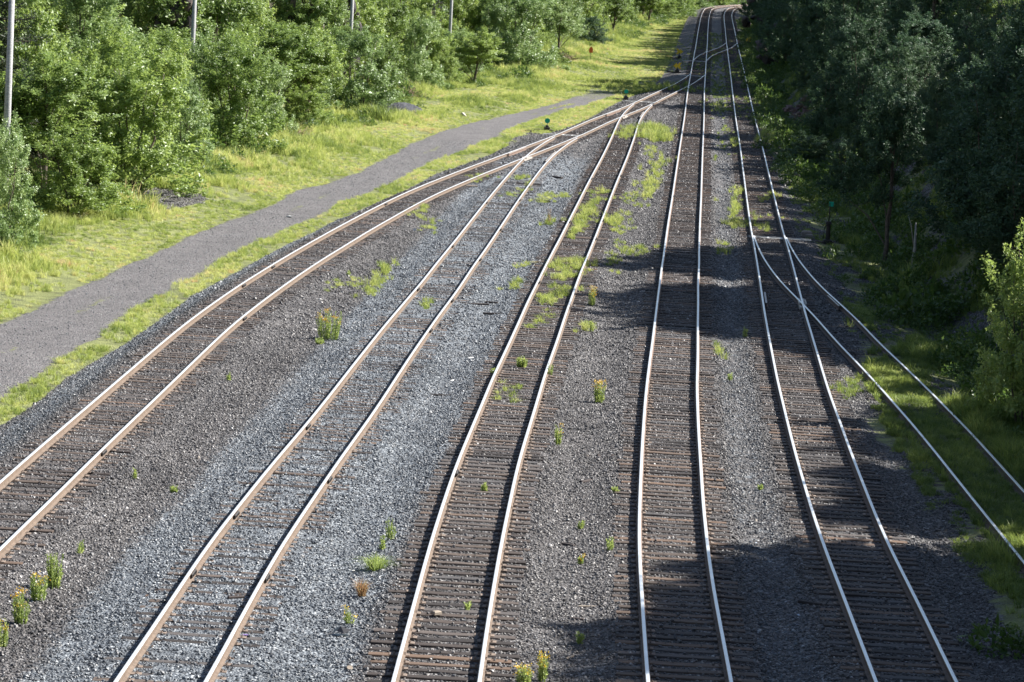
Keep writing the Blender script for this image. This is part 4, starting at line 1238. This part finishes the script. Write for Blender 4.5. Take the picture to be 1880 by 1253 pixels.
# ------------------------------------------------------------------ rocks, rock faces, heaps
def rock_shape(seed, s, sub=2, flat=.8):
    import bmesh
    bm = bmesh.new(); bmesh.ops.create_icosphere(bm, subdivisions=sub, radius=1)
    g = np.random.default_rng(seed)
    for _ in range(13):
        d = Vector(g.normal(size=3)).normalized(); lim = g.uniform(.4, .78)
        for v in bm.verts:
            t = v.co.dot(d)
            if t > lim: v.co -= d * (t - lim)
    for v in bm.verts:
        v.co *= 1 + g.normal(0, .02)
        v.co = Vector((v.co.x * s[0], v.co.y * s[1], v.co.z * s[2] * flat))
    return bm
def rock_mesh(name, seed, s, mt, sub=2):
    bm = rock_shape(seed, s, sub); me = bpy.data.meshes.new(name); bm.to_mesh(me); bm.free(); me.materials.append(M[mt]); return me
# talus of red rock at the foot of the shaded bank
x0, y0, z0 = by_pixel(1478, 222)
root = tag(obj('rock_pile', None, loc=(x0, y0, z0)), 'heap of reddish fallen rocks at the foot of the shaded bank', 'rock pile')
RM = [rock_mesh('rock', 400 + i, (1, .8, .8), 'red_rock', 1) for i in range(5)]
for i in range(70):
    t = rng.random(); a = rng.normal(0, 1.0)
    px, py = -.6 + t * 3.2 + rng.normal(0, .3), -4 + 20 * rng.random()
    s = rng.lognormal(-1.1, .4)
    o = obj('rock', RM[i % 5], root, (px, py, max(0, px) * .5 + rng.random() * .35 + .05), rng.uniform(0, 6.28), s)
# rock faces breaking through the trees
def cliff(u, v, dist_add, w, h, label, seed, mt='dark_rock', n=9):
    x, y, z = by_pixel(u, v)
    root = tag(obj('rock_outcrop', None, loc=(x, y + dist_add, z)), label, 'rock outcrop')
    g = np.random.default_rng(seed)
    for i in range(n):
        sx = w / n * g.uniform(1.0, 1.7); sz = h * g.uniform(.35, .62)
        sx = w * g.uniform(.14, .28)
        me = rock_mesh('rock', seed * 20 + i, (sx, sx * g.uniform(.6, 1.0), sx * g.uniform(.7, 1.3)), mt)
        obj('rock', me, root, (g.uniform(-.5, .5) * w, g.uniform(-.6, 1.4), g.uniform(.1, .85) * h), g.uniform(-.6, .6))
cliff(1432, 118, 3, 4.5, 6.0, 'dark sheer rock face low on the shaded bank behind the yellow arrow stand', 51, n=18)
cliff(1398, 66, 6, 5, 7.0, 'dark rock face farthest along the shaded bank where the main tracks bend', 52, n=14)
def ledge(u, dist, v_top, w, label, seed, mt='dark_rock'):
    """broken rock standing up from the hillside to where the photograph shows its top"""
    x = float(W(u, 300, 0)[0] / W(u, 300, 0)[1]) * dist
    z = float(ground_z(x, dist))
    h = max(2.5, 0 - (v_top - proj(x, dist, z)[1]) * dist / F_PX)
    root = tag(obj('rock_outcrop', None, loc=(x, dist, z - .5)), label, 'rock outcrop')
    g = np.random.default_rng(seed)
    for i in range(44):
        s = w * g.uniform(.09, .22); t = (i + g.random()) / 44
        me = rock_mesh('rock', seed * 50 + i, (s * .9, s * .8, s * g.uniform(1.2, 2.4)), mt)
        o = obj('rock', me, root, (g.uniform(-.45, .45) * w, g.uniform(-.3, .3) + 2.0 * t, t * h * .95), g.uniform(-1.5, 1.5))
        o.rotation_euler[0], o.rotation_euler[1] = g.normal(0, .16), g.normal(0, .2)
ledge(308, 216, -25, 3.2, 'dark broken rock face showing through the wood by the second utility pole', 61)
ledge(600, 266, -25, 4.2, 'dark broken rock face showing through the wood by the third utility pole', 62)
ledge(552, 258, -25, 3.0, 'narrow dark rock face in the wood left of the third utility pole', 63)
ledge(788, 332, -20, 1.2, 'pale bare rock high in the wood between the third and fourth utility poles', 64, 'grey_rock')

# mound of black gravel
x, y, z = by_pixel(735, 206)
g = np.random.default_rng(9)
nx, ny = 40, 26
V = []
for j in range(ny):
    for i in range(nx):
        a, b_ = i / (nx - 1) * 2 - 1, j / (ny - 1) * 2 - 1
        r2 = a * a + b_ * b_
        V.append((a * 1.9 + g.normal(0, .02), b_ * 3.0 + g.normal(0, .02), .82 * max(0, 1 - r2) ** .8 * (1 + .25 * (vnoise(a * 3 + 5, b_ * 3) - .5)) - .15 + g.normal(0, .025)))
I, J = np.meshgrid(np.arange(nx - 1), np.arange(ny - 1)); a = (J * nx + I).ravel()
o = obj('gravel_mound', new_mesh('gravel_mound', np.array(V), np.stack([a, a + 1, a + nx + 1, a + nx], 1), [M['asphalt']]), loc=(x, y + 1.5, z))
tag(o, 'low mound of black gravel at the edge of the wood', 'mound')

# heap of dead brush
def brush(u, v, w, d, h, n, label, seed):
    x, y, z = by_pixel(u, v); g = np.random.default_rng(seed); b = MB()
    for i in range(n):
        a = g.uniform(0, 6.28); p = Vector((g.normal(0, w / 3.2), g.normal(0, d / 3.2), 0))
        p.z = h * max(.05, 1 - (2 * p.x / w) ** 2 - (2 * p.y / d) ** 2) * g.uniform(.1, 1)
        q = Vector((math.cos(a), math.sin(a), g.normal(.25, .3))) * g.uniform(.4, 1.3)
        r = g.uniform(.008, .03)
        b.tube([p, p + q * .5 + Vector((0, 0, g.normal(0, .06))), p + q], [r, r * .7, r * .3], 4, cap=False)
    return tag(b.build('brush_heap', [M['dead']], loc=(x, y, z)), label, 'brush heap')
brush(530, 258, 2.2, 4.0, .8, 420, 'heap of brown dead brush under the low bright bush', 71)
brush(1030, 112, 5, 6, .8, 300, 'grey dead branches lying under the trees left of the orange marker', 72)
brush(745, 182, 2.5, 3, .7, 160, 'dead twigs lying under the narrow silvery tree by the black mound', 73)

# broken stump and leaning dead sticks on the shaded bank
x, y, z = by_pixel(1677, 478)
b = MB()
b.tube([(0, 0, -.2), (.02, 0, .9), (.0, .02, 2.0)], [.1, .075, .03], 8); b.tube([(.03, 0, .1), (.12, 0, .6)], [.05, .02], 6)
b.tube([(-.0, 0, .8), (-.2, 0, 1.8), (-.38, 0, 2.4)], [.03, .022, .01], 6)
tag(b.build('dead_stump', [M['bark_pale']], loc=(x, y, z), smooth=True), 'splintered pale dead stump standing before the shaded bank', 'dead stump')
x, y, z = by_pixel(1745, 150)
b = MB(); b.tube([(0, 0, 0), (.9, 1, 1.4), (1.6, 2, 3.2)], [.2, .17, .1], 8)
tag(b.build('fallen_trunk', [M['bark_pale']], loc=(x, y, z), smooth=True), 'pale dead trunk leaning high on the shaded bank', 'dead trunk')

# ------------------------------------------------------------------ weeds that stand alone on the ballast
def weed(u, v, h, w, label, flowers=0, n=10, seed=0, matl='weed', leafy=14, cat='weed'):
    n = int(n * 1.3); leafy = int(leafy * 1.9); h *= 1.12; w *= 1.1
    g = np.random.default_rng(seed + 700)
    x, y, z = by_pixel(u, v)
    root = tag(obj('weed', None, loc=(x, y, z - .02)), label, cat, 'weeds on the ballast')
    st = MB(); P, D, S, FP = [], [], [], []
    for i in range(n):
        a = g.uniform(0, 6.28); rr = w * .5 * math.sqrt(g.random())
        foot = Vector((rr * .68 * math.cos(a), rr * .68 * math.sin(a), 0)); hh = h * g.uniform(.5, 1.0)
        top = Vector((rr * math.cos(a), rr * math.sin(a), hh))
        mid = foot.lerp(top, .5) + Vector((g.normal(0, .015), g.normal(0, .015), 0))
        st.tube([foot, mid, top], [.009, .007, .004], 5, cap=False)
        for q in range(leafy):
            t = g.uniform(.06, .97); P.append(foot.lerp(top, t)); b_ = g.uniform(0, 6.28)
            D.append((math.cos(b_), math.sin(b_), g.uniform(.5, 1.8))); S.append(g.uniform(.06, .12) * (1.15 - .5 * t))
        if flowers and g.random() < flowers * .62:
            for q in range(13):
                FP.append(top + Vector((g.normal(0, .04), g.normal(0, .04), g.normal(.0, .025))))
    st.build('stem', [M['bark'] if matl == 'red_grass' else M['weed']], root)
    V, Fc = leaves(np.array(P), np.array(D), np.array(S), .24, .2, g)
    obj('foliage', new_mesh('foliage', V, Fc, [M[matl]], tint=np.repeat(g.random(len(P)), 2)), root)
    if FP:
        n_ = len(FP); D = g.normal(size=(n_, 3)); D[:, 2] += .5
        V, Fc = leaves(np.array(FP), D, np.full(n_, .032), .9, .3, g)
        obj('flower_heads', new_mesh('flower_heads', V, Fc, [M['flower']], tint=np.repeat(g.random(n_), 2)), root)
    return root
weed(603, 624, .92, .85, 'large bushy weed with yellow flower heads on brown ballast between the two left tracks', .55, 26, 1, leafy=26)
weed(586, 632, .22, .4, 'low green sprout at the foot of the large flowering weed', 0, 10, 2)
weed(37, 1145, .62, .3, 'ragwort with orange yellow heads, nearer of the pair by the left rusty track', .9, 14, 3)
weed(72, 1104, .55, .36, 'ragwort with a few yellow heads beside the tall green weed by the left rusty track', .55, 16, 4)
weed(98, 1080, .72, .32, 'tall plain green weed behind the pair of ragworts by the left rusty track', 0, 14, 5, leafy=22)
weed(4, 1188, .5, .2, 'ragwort cut by the left edge of the view, low on the ballast', .9, 8, 6)
weed(148, 1018, .3, .2, 'thin green weed on the ballast above the ragworts', 0, 5, 7, leafy=8)
weed(1100, 740, .6, .3, 'ragwort with orange heads standing alone between the grassy track and the straight track', .95, 16, 8)
weed(1025, 818, .52, .2, 'slim ragwort beside the right rail of the grassy track', .8, 9, 9)
weed(1087, 562, .68, .3, 'ragwort with a golden top at the edge of the shadow beside the grassy track', .95, 14, 10)
weed(994, 1252, .48, .2, 'taller of two ragworts at the near edge beside the grassy track', .9, 10, 11)
weed(962, 1256, .36, .26, 'shorter of two ragworts at the near edge beside the grassy track', .8, 10, 12)
weed(716, 992, .5, .22, 'spindly leafy weed on blue grey ballast left of the grassy track', 0, 5, 13, leafy=16)
weed(641, 1146, .32, .2, 'small weed with a yellow bud near the black plastic scrap', .3, 5, 14, leafy=10)
weed(890, 904, .25, .2, 'small green weed between the rails of the grassy track, nearest the camera', 0, 8, 15)
weed(958, 676, .36, .34, 'bright green tuft between the rails of the grassy track just left of its right rail', 0, 22, 16, leafy=16)
weed(1066, 972, .2, .14, 'upper of two small sprouts on the ballast right of the grassy track', 0, 6, 17)
weed(1066, 1036, .2, .14, 'lower of two small sprouts on the ballast right of the grassy track, yellow flowered', .6, 5, 18)
weed(1064, 1184, .26, .12, 'shaded green sprout on the ballast at the edge of the near shade', 0, 5, 19)
weed(1008, 412, .8, .16, 'rust red dock stalk beside the second track from the road', 0, 5, 20, 'red_grass')

def tuft(u, v, h, r, n, matl, label, lean, seed):
    x, y, z = by_pixel(u, v)
    root = tag(obj('grass_tuft', None, loc=(x, y, z)), label, 'grass tuft')
    me = tuft_mesh(seed, n, h, r, .006, matl, lean)
    g = np.random.default_rng(seed); me.attributes['tint'].data.foreach_set('value', np.repeat(g.random(n), 3).astype(np.float32))
    obj('blades', me, root)
tuft(690, 1046, .42, .16, 420, 'weed', 'spreading yellow green grass tuft on the ballast left of the grassy track', .75, 801)
tuft(664, 1096, .46, .08, 190, 'red_grass', 'reddish dry grass tuft below the yellow green one', .42, 802)

# ------------------------------------------------------------------ scraps lying about the yard
def scrap(name, u, v, s, mt, label, cat, rz=0.0, tilt=0.0, z=.0):
    x, y, zz = by_pixel(u, v); b = MB()
    b.box((0, 0, s[2] / 2), s, 0, bev=.25, tilt=tilt)
    o = b.build(name, [M[mt]], loc=(x, y, zz + z), rotz=rz)
    return tag(o, label, cat)
scrap('wood_block', 801, 1134, (.18, .12, .07), 'wood_pale', 'pale sawn wood block lying on a tie of the grassy track', 'wood block', .7, 0, .06)
scrap('plank', 433, 1099, (.34, .09, .05), 'wood_dark', 'short dark plank on the ballast left of the half buried track', 'plank', .5)
scrap('plank', 1042, 1002, (.36, .1, .05), 'wood_dark', 'dark broken plank on the ballast right of the grassy track', 'plank', -.6)
scrap('plank', 1058, 1138, (.3, .08, .04), 'wood_dark', 'dark plank scrap just above the edge of the near shade', 'plank', -.25)
scrap('plank', 1076, 885, (.42, .1, .05), 'wood_dark', 'brown plank lying aslant below the slim ragwort', 'plank', .9)
scrap('plank', 1046, 1208, (.34, .05, .03), 'wood_pale', 'pale split stick pointing away near the bottom of the yard', 'plank', 1.1)
scrap('plank', 1080, 1115, (.4, .04, .03), 'wood_pale', 'long thin pale stick lying across the ballast in front of the straight track', 'plank', .2)
scrap('plank', 1030, 1148, (.22, .07, .03), 'wood_pale', 'short pale wood splinter beside the dark plank scrap', 'plank', .3)
scrap('plank', 875, 560, (.9, .14, .06), 'wood_dark', 'long dark timber on blue grey ballast between the second and third tracks from the road', 'plank', .25)
scrap('plank', 902, 557, (.5, .12, .06), 'wood_dark', 'short dark timber right of the long dark timber', 'plank', -.2)
scrap('plank', 905, 578, (.7, .12, .07), 'wood_dark', 'dark timber just below the two others on blue grey ballast', 'plank', .12)
scrap('plank', 803, 727, (.8, .12, .05), 'wood_dark', 'single dark timber on blue grey ballast left of the grassy track', 'plank', .1)
scrap('plank', 1019, 327, (1.1, .18, .1), 'wood_dark', 'long black timber by the joining tracks below the gravel patch', 'plank', -.8)
scrap('plank', 994, 371, (.9, .2, .1), 'wood_dark', 'black timber under a patch of yellow grass', 'plank', -.05)
scrap('plank', 973, 242, (.75, .2, .12), 'wood_dark', 'black timber left of the first green disc switch stand', 'plank', -.1)
scrap('plank', 866, 343, (.62, .16, .06), 'wood_pale', 'pale board lying beside the right rail of the left track', 'plank', .15)
scrap('plank', 1487, 1110, (.5, .12, .06), 'wood_dark', 'dark splintered plank end sticking out in the shade left of the nearest main rail', 'plank', -.5)
scrap('board', 830, 700, (.3, .05, .03), 'white_stuff', 'bleached white splinter on blue grey ballast', 'board', 1.2)
scrap('board', 864, 658, (.26, .06, .03), 'white_stuff', 'small white splinter above the bleached one', 'board', .9)
def stone(u, v, s, mt, label, seed, sc=(1, .8, .8)):
    x, y, z = by_pixel(u, v)
    tag(obj('loose_rock', rock_mesh('loose_rock', seed, tuple(s * q for q in sc), mt), loc=(x, y, z + s * .25), rotz=seed), label, 'rock')
for i, (u, v) in enumerate(((640, 505), (905, 690), (700, 1010), (860, 1120), (1120, 1010), (1010, 690), (320, 905), (250, 880), (1085, 610), (1130, 905), (1340, 700), (1368, 620), (1395, 900), (420, 700))):
    weed(u, v, .16 + .1 * (i % 3), .16, 'tiny green sprout scattered on the bare ballast between the tracks', 0, 4, 40 + i)
stone(363, 842, .085, 'grey_rock', 'grey boulder alone on the ballast between the two left tracks', 901)
stone(647, 1049, .06, 'white_stuff', 'flat white stone left of the grass tufts', 902, (1.2, .7, .4))
stone(1077, 838, .08, 'grey_rock', 'pale angular rock left of the dark lumps between grassy and straight tracks', 903)
stone(1098, 838, .075, 'dark_rock', 'dark lump just right of the pale angular rock', 904)
stone(1124, 838, .07, 'dark_rock', 'round black lump nearest the rail of the straight track', 905)
stone(1388, 958, .09, 'grey_rock', 'pale pointed slab at the edge of shade between the two main tracks', 906, (1.2, .7, .8))
stone(1388, 998, .035, 'blue_white', 'small pale blue lump in the shade under the pale pointed slab', 907)
stone(945, 486, .12, 'grey_rock', 'round grey stone between the second and third tracks from the road', 908)
stone(1110, 657, .06, 'white_stuff', 'white stone on the ballast left of the straight track', 909, (1.4, .7, .5))
stone(762, 424, .14, 'white_stuff', 'white angular stone left of the second track from the road', 910)
stone(588, 551, .1, 'white_stuff', 'white scrap above the large flowering weed', 911)
stone(1310, 441, .09, 'white_stuff', 'white stone beside the straight track by the siding switch', 912)
stone(1047, 423, .08, 'white_stuff', 'white stone between the rails of the grassy track', 913)
stone(531, 400, .22, 'white_stuff', 'white scrap lying on the gravel road', 914, (1.2, .6, .4))
stone(851, 214, .35, 'grey_rock', 'grey boulder at the grassy edge of the gravel road', 915)
stone(1870, 736, .16, 'blue_white', 'pale blue white scrap in the weeds at the right edge', 916)
stone(1465, 1131, .05, 'blue_white', 'small blue white scrap in the shade between the main tracks', 917)

# black plastic scrap, white lid, purple wrapper
x, y, z = by_pixel(627, 1168)
b = MB(); b.add([(-.2, .02, .02), (-.1, -.08, .09), (.05, -.1, .05), (.18, .03, .1), (.06, .1, .03), (-.1, .1, .12), (-.02, .0, .17)], [(0, 1, 6), (1, 2, 6), (2, 3, 6), (3, 4, 6), (4, 5, 6), (5, 0, 6)])
b.add([(-.2, .02, 0), (-.1, -.08, 0), (.05, -.1, 0), (.18, .03, 0), (.06, .1, 0), (-.1, .1, 0)], [(5, 4, 3, 2, 1, 0)])
tag(b.build('plastic_scrap', [M['black_plastic']], loc=(x, y, z + .02)), 'crumpled black plastic scrap on blue grey ballast', 'litter')
x, y, z = by_pixel(642, 1231)
b = MB(); b.tube([(0, 0, 0), (0, 0, .02)], [.055, .055], 18)
o = tag(b.build('lid', [M['wood_pale']], loc=(x, y, z + .04)), 'round cream coloured lid lying on the ballast near the bottom', 'litter'); o.rotation_euler = (.5, .1, 0)
scrap('wrapper', 450, 1170, (.11, .05, .02), 'purple', 'purple wrapper on a tie end of the half buried track', 'litter', .1, 0, .03)
scrap('cup', 59, 1092, (.1, .06, .05), 'blue_white', 'crushed pale blue cup between the ragworts', 'litter', -.5, .3, .02)
